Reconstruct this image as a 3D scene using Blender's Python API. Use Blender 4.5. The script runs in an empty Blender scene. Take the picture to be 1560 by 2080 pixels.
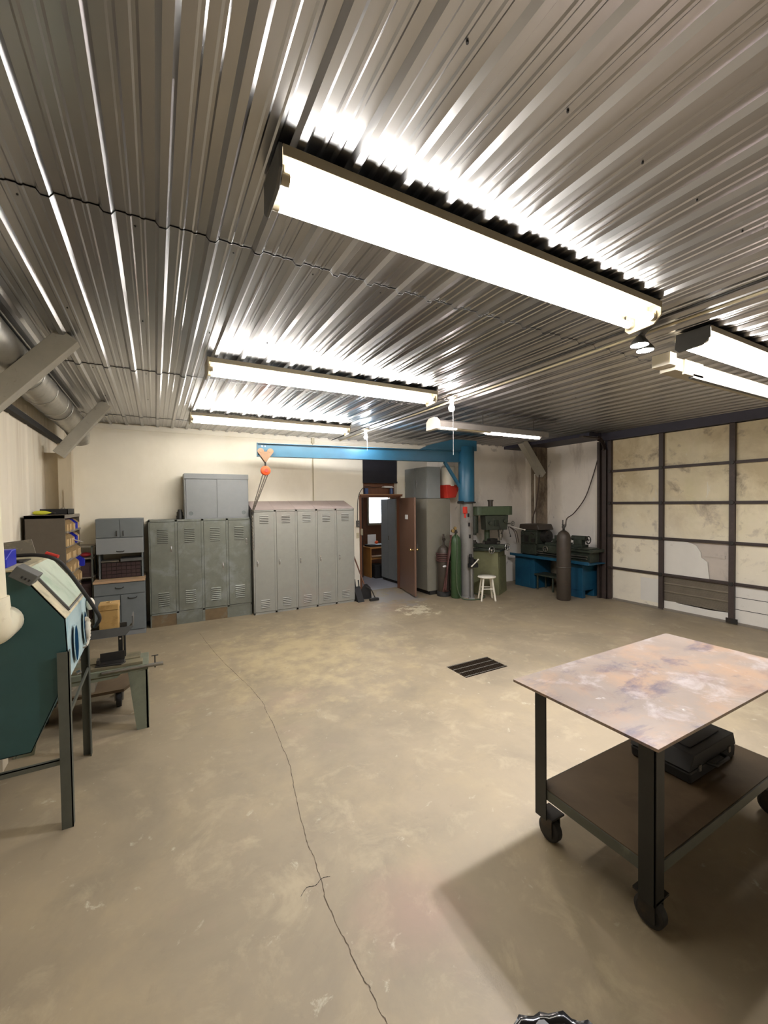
import bpy, bmesh, math, random
from mathutils import Vector, Matrix
random.seed(7)
R = math.radians; PI = math.pi
scene = bpy.context.scene
C = scene.collection

# ------------------------------------------------------------------ camera
YAW, PITCH, ROLL = 0.50681754, -0.02203035, -0.01154631
cam = bpy.data.cameras.new('camera'); cam.sensor_fit = 'HORIZONTAL'; cam.sensor_width = 36.0
cam.lens = 835.8 / 1560 * 36.0; cam.clip_start = 0.02
co = bpy.data.objects.new('camera', cam); C.objects.link(co)
_f = Vector((math.sin(YAW)*math.cos(PITCH), math.cos(YAW)*math.cos(PITCH), math.sin(PITCH)))
_r = Vector((math.cos(YAW), -math.sin(YAW), 0)); _u = _r.cross(_f)
_r2 = _r*math.cos(ROLL) + _u*math.sin(ROLL); _u2 = -_r*math.sin(ROLL) + _u*math.cos(ROLL)
m = Matrix.Identity(4)
for i in range(3):
    m[i][0] = _r2[i]; m[i][1] = _u2[i]; m[i][2] = -_f[i]
m[0][3], m[1][3], m[2][3] = 0, 0, 1.85
co.matrix_world = m
scene.camera = co
# ------------------------------------------------------------------ world, exposure
w = bpy.data.worlds.new('world'); scene.world = w; w.use_nodes = True
w.node_tree.nodes['Background'].inputs[0].default_value = (0.85, 0.93, 1.0, 1)
w.node_tree.nodes['Background'].inputs[1].default_value = 3.0
scene.view_settings.view_transform = 'Standard'; scene.view_settings.look = 'None'
scene.view_settings.gamma = 1.0; scene.view_settings.use_curve_mapping = False
scene.view_settings.exposure = 2.0
TUBE_POWER = 12.5
TUBE_COL = (1.0, 0.96, 0.89)
try:
    scene.cycles.max_bounces = 10; scene.cycles.diffuse_bounces = 6; scene.cycles.glossy_bounces = 5
    scene.cycles.sample_clamp_indirect = 6.0
    scene.cycles.caustics_reflective = False
    scene.cycles.use_denoising = True
except Exception: pass

# ------------------------------------------------------------------ materials
def srgb(r, g, b):
    def f(c):
        c /= 255.0
        return c/12.92 if c <= .04045 else ((c+.055)/1.055)**2.4
    return (f(r), f(g), f(b), 1)
def mat(name, col, rough=.6, metal=0., var=.12, vscale=6., col2=None, amt=.0, scale2=3., bump=.0, bscale=60., stretch=(1,1,1), spec=.5, coord='Object'):
    """base colour with noise variation, an optional second colour in patches and bump"""
    M = bpy.data.materials.new(name); M.use_nodes = True
    nt = M.node_tree; N = nt.nodes; L = nt.links; b = N['Principled BSDF']
    b.inputs['Roughness'].default_value = rough; b.inputs['Metallic'].default_value = metal
    b.inputs['Specular IOR Level'].default_value = spec
    tc = N.new('ShaderNodeTexCoord'); mp = N.new('ShaderNodeMapping'); mp.inputs['Scale'].default_value = stretch
    L.new(tc.outputs[coord], mp.inputs[0])
    n = N.new('ShaderNodeTexNoise'); n.inputs['Scale'].default_value = vscale; n.inputs['Detail'].default_value = 6; n.inputs['Roughness'].default_value = .65
    L.new(mp.outputs[0], n.inputs['Vector'])
    r = N.new('ShaderNodeValToRGB'); r.color_ramp.elements[0].position = .3; r.color_ramp.elements[1].position = .7
    c = col
    r.color_ramp.elements[0].color = (c[0]*(1-var), c[1]*(1-var), c[2]*(1-var), 1)
    r.color_ramp.elements[1].color = (min(1,c[0]*(1+var)), min(1,c[1]*(1+var)), min(1,c[2]*(1+var)), 1)
    L.new(n.outputs['Fac'], r.inputs[0]); out = r.outputs[0]
    if col2 is not None:
        n2 = N.new('ShaderNodeTexNoise'); n2.inputs['Scale'].default_value = scale2; n2.inputs['Detail'].default_value = 8; n2.inputs['Roughness'].default_value = .7
        L.new(mp.outputs[0], n2.inputs['Vector'])
        r2 = N.new('ShaderNodeValToRGB'); r2.color_ramp.elements[0].position = .62 - amt*.4; r2.color_ramp.elements[1].position = .70 - amt*.2
        L.new(n2.outputs['Fac'], r2.inputs[0])
        mx = N.new('ShaderNodeMix'); mx.data_type = 'RGBA'; mx.inputs[7].default_value = col2
        L.new(r2.outputs[0], mx.inputs[0]); L.new(out, mx.inputs[6]); out = mx.outputs[2]
    L.new(out, b.inputs['Base Color'])
    if bump:
        n3 = N.new('ShaderNodeTexNoise'); n3.inputs['Scale'].default_value = bscale; n3.inputs['Detail'].default_value = 4
        L.new(mp.outputs[0], n3.inputs['Vector'])
        bp = N.new('ShaderNodeBump'); bp.inputs['Strength'].default_value = bump; bp.inputs['Distance'].default_value = .01
        L.new(n3.outputs['Fac'], bp.inputs['Height']); L.new(bp.outputs[0], b.inputs['Normal'])
    return M
def emit(name, col, s):
    M = bpy.data.materials.new(name); M.use_nodes = True; b = M.node_tree.nodes['Principled BSDF']
    b.inputs['Base Color'].default_value = (.8,.8,.8,1)
    b.inputs['Emission Color'].default_value = (*col[:3], 1); b.inputs['Emission Strength'].default_value = s
    return M

def layered(M, layers, rough=None):
    """add extra noise-masked colour layers: (colour, scale, lo, hi, stretch, strength, detail)"""
    nt = M.node_tree; N = nt.nodes; L = nt.links; b = N['Principled BSDF']
    src = b.inputs['Base Color'].links[0].from_socket
    tc = [n for n in N if n.type == 'TEX_COORD'][0]
    for k, (c, sc, lo, hi, st, fac, det) in enumerate(layers):
        mp = N.new('ShaderNodeMapping'); mp.inputs['Scale'].default_value = st; mp.inputs['Location'].default_value = (k*3.7+1.1, k*1.9+.3, k*2.3)
        L.new(tc.outputs['Object'], mp.inputs[0])
        n = N.new('ShaderNodeTexNoise'); n.inputs['Scale'].default_value = sc; n.inputs['Detail'].default_value = det; n.inputs['Roughness'].default_value = .68
        n.inputs['Distortion'].default_value = .4
        L.new(mp.outputs[0], n.inputs['Vector'])
        mr = N.new('ShaderNodeMapRange'); mr.inputs[1].default_value = lo; mr.inputs[2].default_value = hi; mr.inputs[4].default_value = fac
        L.new(n.outputs['Fac'], mr.inputs[0])
        mx = N.new('ShaderNodeMix'); mx.data_type = 'RGBA'; mx.inputs[7].default_value = c
        L.new(mr.outputs[0], mx.inputs[0]); L.new(src, mx.inputs[6]); src = mx.outputs[2]
    L.new(src, b.inputs['Base Color'])
    return M

def cutz(M, z0, z1, colour, fac=1.0):
    """a colour band between two heights with a ragged edge (paint line, splash zone)"""
    nt = M.node_tree; N = nt.nodes; L = nt.links; b = N['Principled BSDF']
    src = b.inputs['Base Color'].links[0].from_socket
    tc = [n for n in N if n.type == 'TEX_COORD'][0]
    sp = N.new('ShaderNodeSeparateXYZ'); L.new(tc.outputs['Object'], sp.inputs[0])
    n = N.new('ShaderNodeTexNoise'); n.inputs['Scale'].default_value = 2.5; n.inputs['Detail'].default_value = 6; L.new(tc.outputs['Object'], n.inputs['Vector'])
    ad = N.new('ShaderNodeMath'); ad.operation = 'MULTIPLY_ADD'; ad.inputs[1].default_value = 1.2; L.new(n.outputs['Fac'], ad.inputs[0]); L.new(sp.outputs[2], ad.inputs[2])
    mr = N.new('ShaderNodeMapRange'); mr.inputs[1].default_value = z0+.6; mr.inputs[2].default_value = z1+.6; mr.inputs[3].default_value = fac; mr.inputs[4].default_value = 0
    L.new(ad.outputs[0], mr.inputs[0])
    mx = N.new('ShaderNodeMix'); mx.data_type = 'RGBA'; mx.inputs[7].default_value = colour
    L.new(mr.outputs[0], mx.inputs[0]); L.new(src, mx.inputs[6]); L.new(mx.outputs[2], b.inputs['Base Color'])
    return M

MT = {}
MT['floor'] = layered(mat('worn concrete', srgb(145,131,108), .55, 0, .10, 1.1, bump=.05, bscale=25),
    [(srgb(162,145,114), 1.6, .48, .66, (1,1,1), .5, 9), (srgb(122,111,93), 1.1, .48, .64, (1,1,1), .55, 12),
     (srgb(164,134,118), .7, .58, .70, (1,1,1), .35, 5), (srgb(178,163,133), 4.0, .54, .70, (1,1,1), .5, 14),
     (srgb(206,198,174), 9., .63, .71, (1,1,1), .5, 14), (srgb(112,102,87), 6., .62, .76, (1,1,1), .45, 12), (srgb(206,198,180), 2.6, .69, .72, (1,1.6,1), .45, 12)])
def patch(M, cx, cy, rad, colour, lo, hi, sc, fac):
    """worn paint or dirt round one spot, broken up by noise"""
    nt = M.node_tree; N = nt.nodes; L = nt.links; b = N['Principled BSDF']; src = b.inputs['Base Color'].links[0].from_socket
    tc = [n for n in N if n.type == 'TEX_COORD'][0]
    vm = N.new('ShaderNodeVectorMath'); vm.operation = 'DISTANCE'; vm.inputs[1].default_value = (cx, cy, 0); L.new(tc.outputs['Object'], vm.inputs[0])
    mr = N.new('ShaderNodeMapRange'); mr.inputs[1].default_value = 0; mr.inputs[2].default_value = rad; mr.inputs[3].default_value = .22; mr.inputs[4].default_value = -.25; L.new(vm.outputs['Value'], mr.inputs[0])
    n = N.new('ShaderNodeTexNoise'); n.inputs['Scale'].default_value = sc; n.inputs['Detail'].default_value = 12; n.inputs['Roughness'].default_value = .7; L.new(tc.outputs['Object'], n.inputs['Vector'])
    ad = N.new('ShaderNodeMath'); L.new(mr.outputs[0], ad.inputs[0]); L.new(n.outputs['Fac'], ad.inputs[1])
    m2 = N.new('ShaderNodeMapRange'); m2.inputs[1].default_value = lo; m2.inputs[2].default_value = hi; m2.inputs[4].default_value = fac; L.new(ad.outputs[0], m2.inputs[0])
    mx = N.new('ShaderNodeMix'); mx.data_type = 'RGBA'; mx.inputs[7].default_value = colour
    L.new(m2.outputs[0], mx.inputs[0]); L.new(src, mx.inputs[6]); L.new(mx.outputs[2], b.inputs['Base Color'])
patch(MT['floor'], 4.0, 6.9, 1.5, srgb(136,131,128), .54, .62, 2.2, .85)
patch(MT['floor'], 3.9, 5.9, 1.3, srgb(206,196,168), .62, .68, 6, .7)
patch(MT['floor'], 1.6, 4.9, 2.8, srgb(186,168,128), .50, .72, 3.5, .6)
patch(MT['floor'], 1.0, 1.5, .5, srgb(168,134,118), .42, .72, 1.4, .4)
MT['floor_in'] = mat('grey painted floor', srgb(150,150,155), .35, 0, .15, 2)
MT['ceil'] = mat('galvanised ribbed sheet', srgb(172,172,174), .28, 1, .05, 3, bump=.05, bscale=5, stretch=(1,.25,1))
MT['wall'] = layered(mat('cream wall paint', srgb(238,231,214), .75, 0, .04, 1.5, bump=.05, bscale=30),
    [(srgb(222,212,188), 1.2, .5, .75, (1,1,.4), .5, 5)])
MT['wall_l'] = layered(mat('cream wall sheeting', srgb(236,227,208), .8, 0, .05, 1.5, bump=.08, bscale=8, stretch=(1,3,.3)),
    [(srgb(204,188,162), 2.2, .52, .72, (1,2.4,.22), .55, 4)])
MT['wall_r'] = layered(mat('stained cream wall', srgb(242,234,222), .8, 0, .07, 1.2, bump=.05, bscale=30),
    [(srgb(160,144,128), 1.3, .54, .72, (1,2,.5), .6, 6), (srgb(84,76,70), 3., .66, .76, (1,1,1), .6, 6)])
MT['post'] = layered(mat('painted post', srgb(196,184,160), .75, 0, .08, 3, stretch=(3,3,.5)), [(srgb(100,84,66), 2.4, .60, .74, (2,2,.5), .7, 6)])
MT['post_r'] = layered(mat('sooty post', srgb(150,134,114), .75, 0, .1, 3), [(srgb(60,48,38), 2.2, .42, .62, (1,1,.6), .8, 6)])
MT['brace'] = layered(mat('grey painted timber', srgb(172,168,156), .8, 0, .08, 5, stretch=(1,1,1), bump=.1, bscale=20), [(srgb(120,114,100), 12, .6, .7, (1,1,1), .4, 5)])
MT['paint_white'] = mat('fixture enamel', srgb(160,150,128), .4, 0, .05, 4)
MT['dark_end'] = mat('dark end plate', srgb(84,84,82), .55, 0, .15, 8)
MT['tube'] = emit('fluorescent tube', TUBE_COL, TUBE_POWER)
MT['tube_r'] = emit('cool fluorescent tube', (1.0,.95,.90), TUBE_POWER)
MT['tube_off'] = mat('unlit tube', srgb(214,212,200), .2, 0, .02, 3)
MT['bulb'] = emit('bulb glow', (1,.86,.80), 260)
MT['bulb_w'] = emit('cool bulb glow', (.90,.92,1), 260)
MT['flood'] = emit('flood lens', (.88,.90,1), 760)
MT['galv'] = layered(mat('galvanised duct', srgb(176,174,168), .38, .85, .15, 5, bump=.05, bscale=10), [(srgb(110,104,92), 5, .55, .7, (1,1,1), .5, 6)])
MT['blue'] = layered(mat('crane blue paint', srgb(34,90,116), .38, 0, .08, 4), [(srgb(28,74,94), 1.6, .5, .7, (1,1,1), .6, 5)])
MT['blue_l'] = layered(mat('lathe blue paint', srgb(24,78,104), .45, 0, .1, 5), [(srgb(14,60,90), 3, .5, .66, (1,1,1), .6, 5)])
MT['greypipe'] = layered(mat('grey column paint', srgb(126,124,120), .5, 0, .08, 5), [(srgb(96,74,62), 4, .56, .68, (1,1,.4), .7, 6)])
MT['loc_l'] = layered(mat('worn grey green enamel', srgb(114,117,108), .42, .25, .13, 8, bump=.03, bscale=30),
    [(srgb(142,149,148), 3.2, .50, .68, (1,1,1), .7, 9), (srgb(104,82,56), 3.5, .66, .8, (1,1,1), .6, 8), (srgb(190,196,194), 16, .70, .76, (1,1,.5), .6, 6)])
MT['rust'] = layered(mat('rusty kick panel', srgb(112,94,68), .7, .1, .2, 8), [(srgb(120,118,104), 6, .55, .68, (1,1,1), .6, 6)])
MT['loc_r'] = layered(mat('grey taupe enamel', srgb(145,145,138), .5, .1, .05, 10), [(srgb(150,126,116), 1.6, .56, .75, (1,1,1), .4, 5)])
MT['loc_hood'] = mat('pinkish grey hood', srgb(160,146,142), .5, .1, .05, 10)
MT['slit'] = mat('dark slit', srgb(36,34,32), .8, 0, .1, 5)
MT['chrome'] = mat('chrome', srgb(205,205,205), .25, .9, .03, 5)
MT['brass'] = mat('brass', srgb(196,170,120), .25, .9, .03, 5)
MT['slate'] = mat('slate grey paint', srgb(130,133,135), .5, 0, .04, 10)
MT['slate2'] = mat('slate grey cabinet paint', srgb(106,112,114), .5, 0, .05, 10)
MT['counter'] = mat('tan worktop', srgb(178,148,116), .5, 0, .1, 12, stretch=(1,6,1))
MT['tall'] = mat('grey cabinet enamel', srgb(136,132,119), .5, .1, .05, 8)
MT['upper'] = mat('light slate cabinet', srgb(130,134,134), .5, 0, .05, 8)
MT['black'] = mat('black', srgb(24,23,24), .6, 0, .2, 10)
MT['rubber'] = mat('black rubber', srgb(34,32,30), .7, 0, .2, 10)
MT['iron'] = layered(mat('dark steel', srgb(52,50,47), .5, .5, .2, 12), [(srgb(84,66,50), 6, .56, .7, (1,1,1), .6, 6)])
MT['steel'] = mat('machined steel', srgb(140,136,128), .35, .85, .12, 14)
MT['door'] = mat('brown door skin', srgb(112,86,72), .33, 0, .06, 6, stretch=(8,8,.4))
MT['wood'] = mat('brown woodwork', srgb(106,68,46), .5, 0, .15, 6, stretch=(6,6,.6))
MT['wood_l'] = mat('light wood edge', srgb(170,130,88), .5, 0, .12, 6, stretch=(1,6,6))
MT['desk'] = mat('oak desk', srgb(180,128,66), .5, 0, .12, 6)
MT['curtain'] = mat('black fabric', srgb(34,33,40), .9, 0, .15, 40)
MT['paper'] = mat('white paper', srgb(226,226,224), .7, 0, .04, 5)
MT['blue_can'] = mat('blue can', srgb(52,74,120), .35, .1, .1, 10)
MT['orange'] = mat('orange enamel', srgb(226,84,34), .38, 0, .05, 10)
MT['trolley'] = mat('tan trolley plate', srgb(132,104,80), .55, .2, .12, 10)
MT['chain'] = mat('chain steel', srgb(128,122,112), .4, .8, .2, 30)
MT['white_p'] = mat('white plastic', srgb(222,216,202), .4, 0, .05, 5)
MT['red_p'] = mat('red plastic', srgb(196,56,44), .45, 0, .08, 6)
MT['green_c'] = layered(mat('green cylinder paint', srgb(54,78,48), .45, 0, .08, 8), [(srgb(90,104,76), 6, .6, .7, (1,1,.4), .5, 5)])
MT['dark_c'] = layered(mat('dark cylinder paint', srgb(66,58,50), .5, .1, .1, 8), [(srgb(92,72,58), 5, .56, .7, (1,1,1), .6, 5)])
MT['maroon'] = mat('maroon hose rubber', srgb(82,50,46), .55, 0, .12, 10)
MT['mill'] = layered(mat('machine green paint', srgb(70,84,60), .5, 0, .1, 8), [(srgb(44,50,40), 3, .52, .66, (1,1,1), .6, 6)])
MT['mill_b'] = layered(mat('olive base paint', srgb(112,112,80), .55, 0, .08, 6), [(srgb(88,84,62), 2, .5, .68, (1,1,1), .7, 6)])
MT['mill_d'] = layered(mat('oily dark green casting', srgb(58,64,54), .45, .2, .2, 14), [(srgb(96,98,88), 14, .58, .68, (1,1,1), .5, 5)])
MT['stool'] = mat('white stool paint', srgb(222,216,200), .5, 0, .06, 14)
MT['teal'] = layered(mat('dark teal paint', srgb(34,70,70), .5, 0, .08, 6), [(srgb(20,52,58), 1.4, .5, .68, (1,1,1), .4, 5)])
MT['teal_pale'] = mat('pale teal finish', srgb(166,188,190), .5, 0, .12, 3, col2=srgb(112,152,166), amt=.3, scale2=3.5)  # paler teal with bluish patches, for the front panel and hole rings
MT['dust'] = layered(mat('dusty cream top', srgb(188,178,148), .8, 0, .1, 10), [(srgb(140,134,116), 12, .5, .65, (1,1,1), .6, 8)])
MT['film'] = mat('frosted window film', srgb(186,198,178), .35, 0, .06, 6, col2=srgb(160,180,156), amt=.25, scale2=4)
MT['legsteel'] = layered(mat('grey green angle iron', srgb(80,82,74), .5, .2, .1, 8), [(srgb(120,118,100), 8, .6, .72, (1,1,.3), .5, 6)])
MT['pvc'] = layered(mat('stained white pipe', srgb(226,218,192), .4, 0, .05, 4), [(srgb(160,128,84), 7, .62, .75, (1,1,1), .5, 7)])
MT['blue_bin'] = mat('blue plastic bin', srgb(26,38,168), .4, 0, .08, 6)
MT['hole'] = mat('blue arm hole sleeve', srgb(30,66,98), 1.0, 0, .1, 6, spec=0.)
MT['glove'] = mat('white sleeve fabric', srgb(214,208,190), .8, 0, .08, 8, bump=.3, bscale=25)
MT['sheet'] = layered(mat('dull sheet metal', srgb(124,118,106), .6, .2, .12, 8), [(srgb(172,164,146), 7, .56, .66, (1,1,1), .6, 8)])
MT['bin_tan'] = layered(mat('tan cardboard', srgb(184,156,112), .8, 0, .1, 12), [(srgb(150,120,80), 8, .58, .72, (1,1,1), .5, 6)])
MT['bincab'] = mat('dark taupe cabinet', srgb(92,84,74), .55, .1, .06, 20)
MT['bincab_e'] = mat('grey shelf edge', srgb(128,120,108), .5, .1, .08, 12)
MT['yellow'] = mat('yellow green plastic', srgb(206,208,60), .5, 0, .06, 10)
MT['saw'] = layered(mat('grey green saw paint', srgb(112,116,98), .5, 0, .08, 6), [(srgb(78,80,70), 2.6, .52, .68, (1,1,1), .6, 6)])
MT['sawbed'] = layered(mat('worn saw bed', srgb(132,124,100), .45, .5, .15, 10), [(srgb(70,66,52), 6, .54, .66, (1,1,1), .6, 6)])
MT['tanbox'] = layered(mat('tan metal box', srgb(178,144,88), .5, .1, .08, 10), [(srgb(140,104,52), 10, .54, .66, (1,1,1), .6, 8)])
MT['grate'] = mat('rusty grate', srgb(64,52,40), .6, .5, .25, 25)
MT['pit'] = mat('pit', srgb(16,13,11), .9, 0, .1, 5)
MT['tabletop'] = layered(mat('mill scale steel top', srgb(134,120,108), .34, .35, .12, 2.5, bump=.02, bscale=20),
    [(srgb(156,126,100), 2.4, .46, .62, (1,1,1), .75, 6), (srgb(84,78,90), 2.2, .53, .62, (.7,1.3,1), .85, 8),
     (srgb(176,166,162), 5., .54, .66, (1,1,1), .55, 9), (srgb(112,86,76), 4, .56, .70, (1,1,1), .55, 7), (srgb(206,198,192), 12, .66, .72, (1,1,1), .7, 9)])
MT['tableleg'] = mat('dark table steel', srgb(42,42,39), .45, .4, .15, 10)
MT['tableshelf'] = layered(mat('brown shelf plate', srgb(98,82,62), .5, .2, .1, 6), [(srgb(76,62,48), 2.4, .52, .7, (1,1,1), .6, 6)])
MT['garframe'] = layered(mat('dark door frame', srgb(66,56,52), .55, .2, .12, 10), [(srgb(96,80,70), 6, .6, .72, (1,1,1), .5, 6)])
MT['garpanel'] = cutz(layered(mat('door panel insulation', srgb(224,212,180), .7, 0, .06, 3, bump=.04, bscale=15),
    [(srgb(190,174,138), 1.2, .44, .62, (1,1,1), .8, 9), (srgb(206,198,150), 1.0, .52, .7, (1,1,.6), .5, 5),
     (srgb(112,92,76), 2.6, .56, .70, (1,1,1), .75, 12), (srgb(228,224,212), 5, .64, .7, (1,2,.6), .6, 8)]), .5, 2.0, srgb(226,220,206), .7)
layered(MT['garpanel'], [(srgb(120,104,86), 3.0, .60, .72, (1,1,1), .6, 12), (srgb(236,230,206), 6, .64, .70, (1,1,1), .5, 12)])
MT['garpatch'] = layered(mat('white foam panel', srgb(214,210,200), .6, 0, .03, 4), [(srgb(170,160,146), 6, .64, .74, (1,1,1), .5, 8)])
MT['garbare'] = layered(mat('bare panel skin', srgb(186,176,164), .6, 0, .06, 4), [(srgb(120,106,94), 2.5, .5, .68, (1,1,.6), .6, 9)])
MT['garslat'] = mat('grey ribbed door skin', srgb(124,114,98), .6, .2, .08, 8)
MT['header'] = mat('dark header steel', srgb(52,50,62), .55, .1, .1, 5)
MT['copper'] = mat('old brown cord', srgb(70,56,48), .6, 0, .1, 10)
MT['cream'] = mat('cream conduit', srgb(190,180,150), .5, 0, .08, 10)
MT['mstack'] = mat('dark crate', srgb(54,34,34), .6, 0, .2, 14)
MT['pink'] = mat('red cap', srgb(170,50,58), .5, 0, .1, 5)
MT['glass'] = mat('window glass', (.9,.95,1,1), .05)
MT['glass'].node_tree.nodes['Principled BSDF'].inputs['Transmission Weight'].default_value = 1.0

# ------------------------------------------------------------------ helpers
ORG = {}
def tag(o, label=None, cat=None, group=None, kind=None):
    if label: o['label'] = label
    if cat: o['category'] = cat
    if group: o['group'] = group
    if kind: o['kind'] = kind
    return o
def thing(name, label, cat, loc, group=None):
    o = bpy.data.objects.new(name, None); C.objects.link(o); o.location = loc; o.empty_display_size = .1
    ORG[o.name] = Vector(loc); return tag(o, label, cat, group)
class MB:
    def __init__(s): s.b = bmesh.new(); s.mi = 0
    def _add(s, vs, fs, smooth=False):
        v = [s.b.verts.new(p) for p in vs]
        for f in fs:
            try:
                q = s.b.faces.new([v[i] for i in f]); q.smooth = smooth; q.material_index = s.mi
            except ValueError: pass
        return s
    def box(s, a, b, rot=0., piv=None, M=None):
        x0,y0,z0 = a; x1,y1,z1 = b
        vs = [Vector((x,y,z)) for x in (x0,x1) for y in (y0,y1) for z in (z0,z1)]
        if rot:
            p = Vector(piv) if piv else Vector(((x0+x1)/2,(y0+y1)/2,0)); Rm = Matrix.Rotation(rot,3,'Z')
            vs = [p + Rm@(v-p) for v in vs]
        if M is not None: vs = [M@v for v in vs]
        return s._add(vs, [(0,1,3,2),(4,6,7,5),(0,4,5,1),(2,3,7,6),(0,2,6,4),(1,5,7,3)])
    def beam(s, p0, p1, wd, ht, up=(0,0,1)):
        p0, p1 = Vector(p0), Vector(p1); d = (p1-p0).normalized(); u = Vector(up)
        sx = d.cross(u).normalized(); uz = sx.cross(d).normalized()
        vs = []
        for p in (p0, p1):
            for a, c in ((-1,-1),(1,-1),(1,1),(-1,1)): vs.append(p + sx*a*wd/2 + uz*c*ht/2)
        return s._add(vs, [(3,2,1,0),(4,5,6,7),(0,1,5,4),(1,2,6,5),(2,3,7,6),(3,0,4,7)])
    def cyl(s, p0, p1, r, r1=None, n=16, caps=True):
        p0, p1 = Vector(p0), Vector(p1); r1 = r if r1 is None else r1
        d = (p1-p0).normalized(); a = Vector((0,0,1)) if abs(d.z) < .9 else Vector((1,0,0))
        u = d.cross(a).normalized(); v = d.cross(u)
        vs = [p + (u*math.cos(2*PI*k/n) + v*math.sin(2*PI*k/n))*q for p, q in ((p0,r),(p1,r1)) for k in range(n)]
        s._add(vs, [(k,(k+1)%n,n+(k+1)%n,n+k) for k in range(n)], True)
        if caps: 
            s._add(vs[:n], [tuple(range(n))[::-1]]); s._add(vs[n:], [tuple(range(n))])
        return s
    def tube(s, pts, r, n=8):
        P = [Vector(p) for p in pts]; m_ = len(P); rings = []; pu = None
        for i, p in enumerate(P):
            d = (P[min(i+1,m_-1)] - P[max(i-1,0)]).normalized()
            if pu is None:
                a = Vector((0,0,1)) if abs(d.z) < .9 else Vector((1,0,0)); u = d.cross(a).normalized()
            else:
                u = (pu - d*pu.dot(d)); u = u.normalized() if u.length > 1e-6 else d.orthogonal().normalized()
            pu = u; v = d.cross(u); rr = r[i] if isinstance(r,(list,tuple)) else r
            rings += [p + (u*math.cos(2*PI*k/n)+v*math.sin(2*PI*k/n))*rr for k in range(n)]
        fs = [(i*n+k, i*n+(k+1)%n, (i+1)*n+(k+1)%n, (i+1)*n+k) for i in range(m_-1) for k in range(n)]
        s._add(rings, fs, True)
        s._add(rings[:n], [tuple(range(n))[::-1]]); s._add(rings[-n:], [tuple(range(n))]); return s
    def lathe(s, prof, c, n=24, ax='Z'):
        c = Vector(c); vs = []
        for r_, h in prof:
            for k in range(n):
                a = 2*PI*k/n; ca, sa = math.cos(a)*r_, math.sin(a)*r_
                vs.append(c + (Vector((ca,sa,h)) if ax=='Z' else Vector((h,ca,sa)) if ax=='X' else Vector((ca,h,sa))))
        m_ = len(prof); fs = [(i*n+k, i*n+(k+1)%n, (i+1)*n+(k+1)%n, (i+1)*n+k) for i in range(m_-1) for k in range(n)]
        s._add(vs, fs, True)
        s._add(vs[:n], [tuple(range(n))[::-1]]); s._add(vs[-n:], [tuple(range(n))]); return s
    def prism(s, poly, ax, a, b):
        """poly in the two remaining axes, extruded along ax from a to b"""
        def P(u, v, t): return {'X':(t,u,v),'Y':(u,t,v),'Z':(u,v,t)}[ax]
        n = len(poly); vs = [P(u,v,a) for u,v in poly] + [P(u,v,b) for u,v in poly]
        return s._add(vs, [tuple(range(n))[::-1], tuple(range(n,2*n))] + [(k,(k+1)%n,n+(k+1)%n,n+k) for k in range(n)])
    def sphere(s, c, r, n=16, sc=(1,1,1)):
        c = Vector(c); prof = [(max(1e-4,math.sin(PI*i/n)), -math.cos(PI*i/n)) for i in range(n+1)]
        vs = [c + Vector((p*math.cos(2*PI*k/n)*r*sc[0], p*math.sin(2*PI*k/n)*r*sc[1], h*r*sc[2])) for p,h in prof for k in range(n)]
        return s._add(vs, [(i*n+k, i*n+(k+1)%n, (i+1)*n+(k+1)%n, (i+1)*n+k) for i in range(n) for k in range(n)], True)
    def torus(s, c, Rr, r, ax='Z', n=24, m_=8, sc=(1,1)):
        pts = []
        c = Vector(c)
        for k in range(n+1):
            a = 2*PI*k/n; x, y = math.cos(a)*Rr*sc[0], math.sin(a)*Rr*sc[1]
            pts.append(c + (Vector((x,y,0)) if ax=='Z' else Vector((0,x,y)) if ax=='X' else Vector((x,0,y))))
        return s.tube(pts, r, m_)
    def build(s, name, mt, parent=None, org=None, bevel=0., sub=0, label=None, solid=0.):
        o_ = ORG[parent.name] if parent else Vector(org) if org is not None else None
        bmesh.ops.recalc_face_normals(s.b, faces=s.b.faces)
        if o_ is None:
            o_ = Vector((0,0,0))
        for v in s.b.verts: v.co -= o_
        me = bpy.data.meshes.new(name); s.b.to_mesh(me); s.b.free()
        for q in (mt if isinstance(mt, (list,tuple)) else [mt]): me.materials.append(MT[q] if isinstance(q,str) else q)
        ob = bpy.data.objects.new(name, me); C.objects.link(ob)
        if parent: ob.parent = parent
        else: ob.location = o_
        ORG[ob.name] = o_
        if solid:
            md = ob.modifiers.new('solid','SOLIDIFY'); md.thickness = solid
        if bevel:
            md = ob.modifiers.new('bevel','BEVEL'); md.width = bevel; md.segments = 2; md.limit_method = 'ANGLE'; md.angle_limit = R(40)
        if label: ob['label'] = label
        return ob
def each(q, name, mt, parent, **k):
    """one object for every separate piece in q"""
    b = q.b; b.verts.index_update(); seen = set(); groups = []
    for v in b.verts:
        if v in seen: continue
        st = [v]; seen.add(v); g = []
        while st:
            u = st.pop(); g.append(u)
            for e in u.link_edges:
                o = e.other_vert(u)
                if o not in seen: seen.add(o); st.append(o)
        groups.append(g)
    for g in groups:
        n = MB(); ix = {v:i for i,v in enumerate(g)}; fs = {f for v in g for f in v.link_faces}
        n._add([v.co.copy() for v in g], [tuple(ix[v] for v in f.verts) for f in fs], any(f.smooth for f in fs))
        n.build(name, mt, parent, **k)
    b.free()
def struct(name, mb, mt, **k): return tag(mb.build(name, mt, **k), kind='structure')
def copy_tree(o, parent=None):
    c = o.copy(); C.objects.link(c)
    if parent: c.parent = parent
    ORG[c.name] = ORG[o.name]
    for ch in list(o.children): copy_tree(ch, c)
    return c
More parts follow.
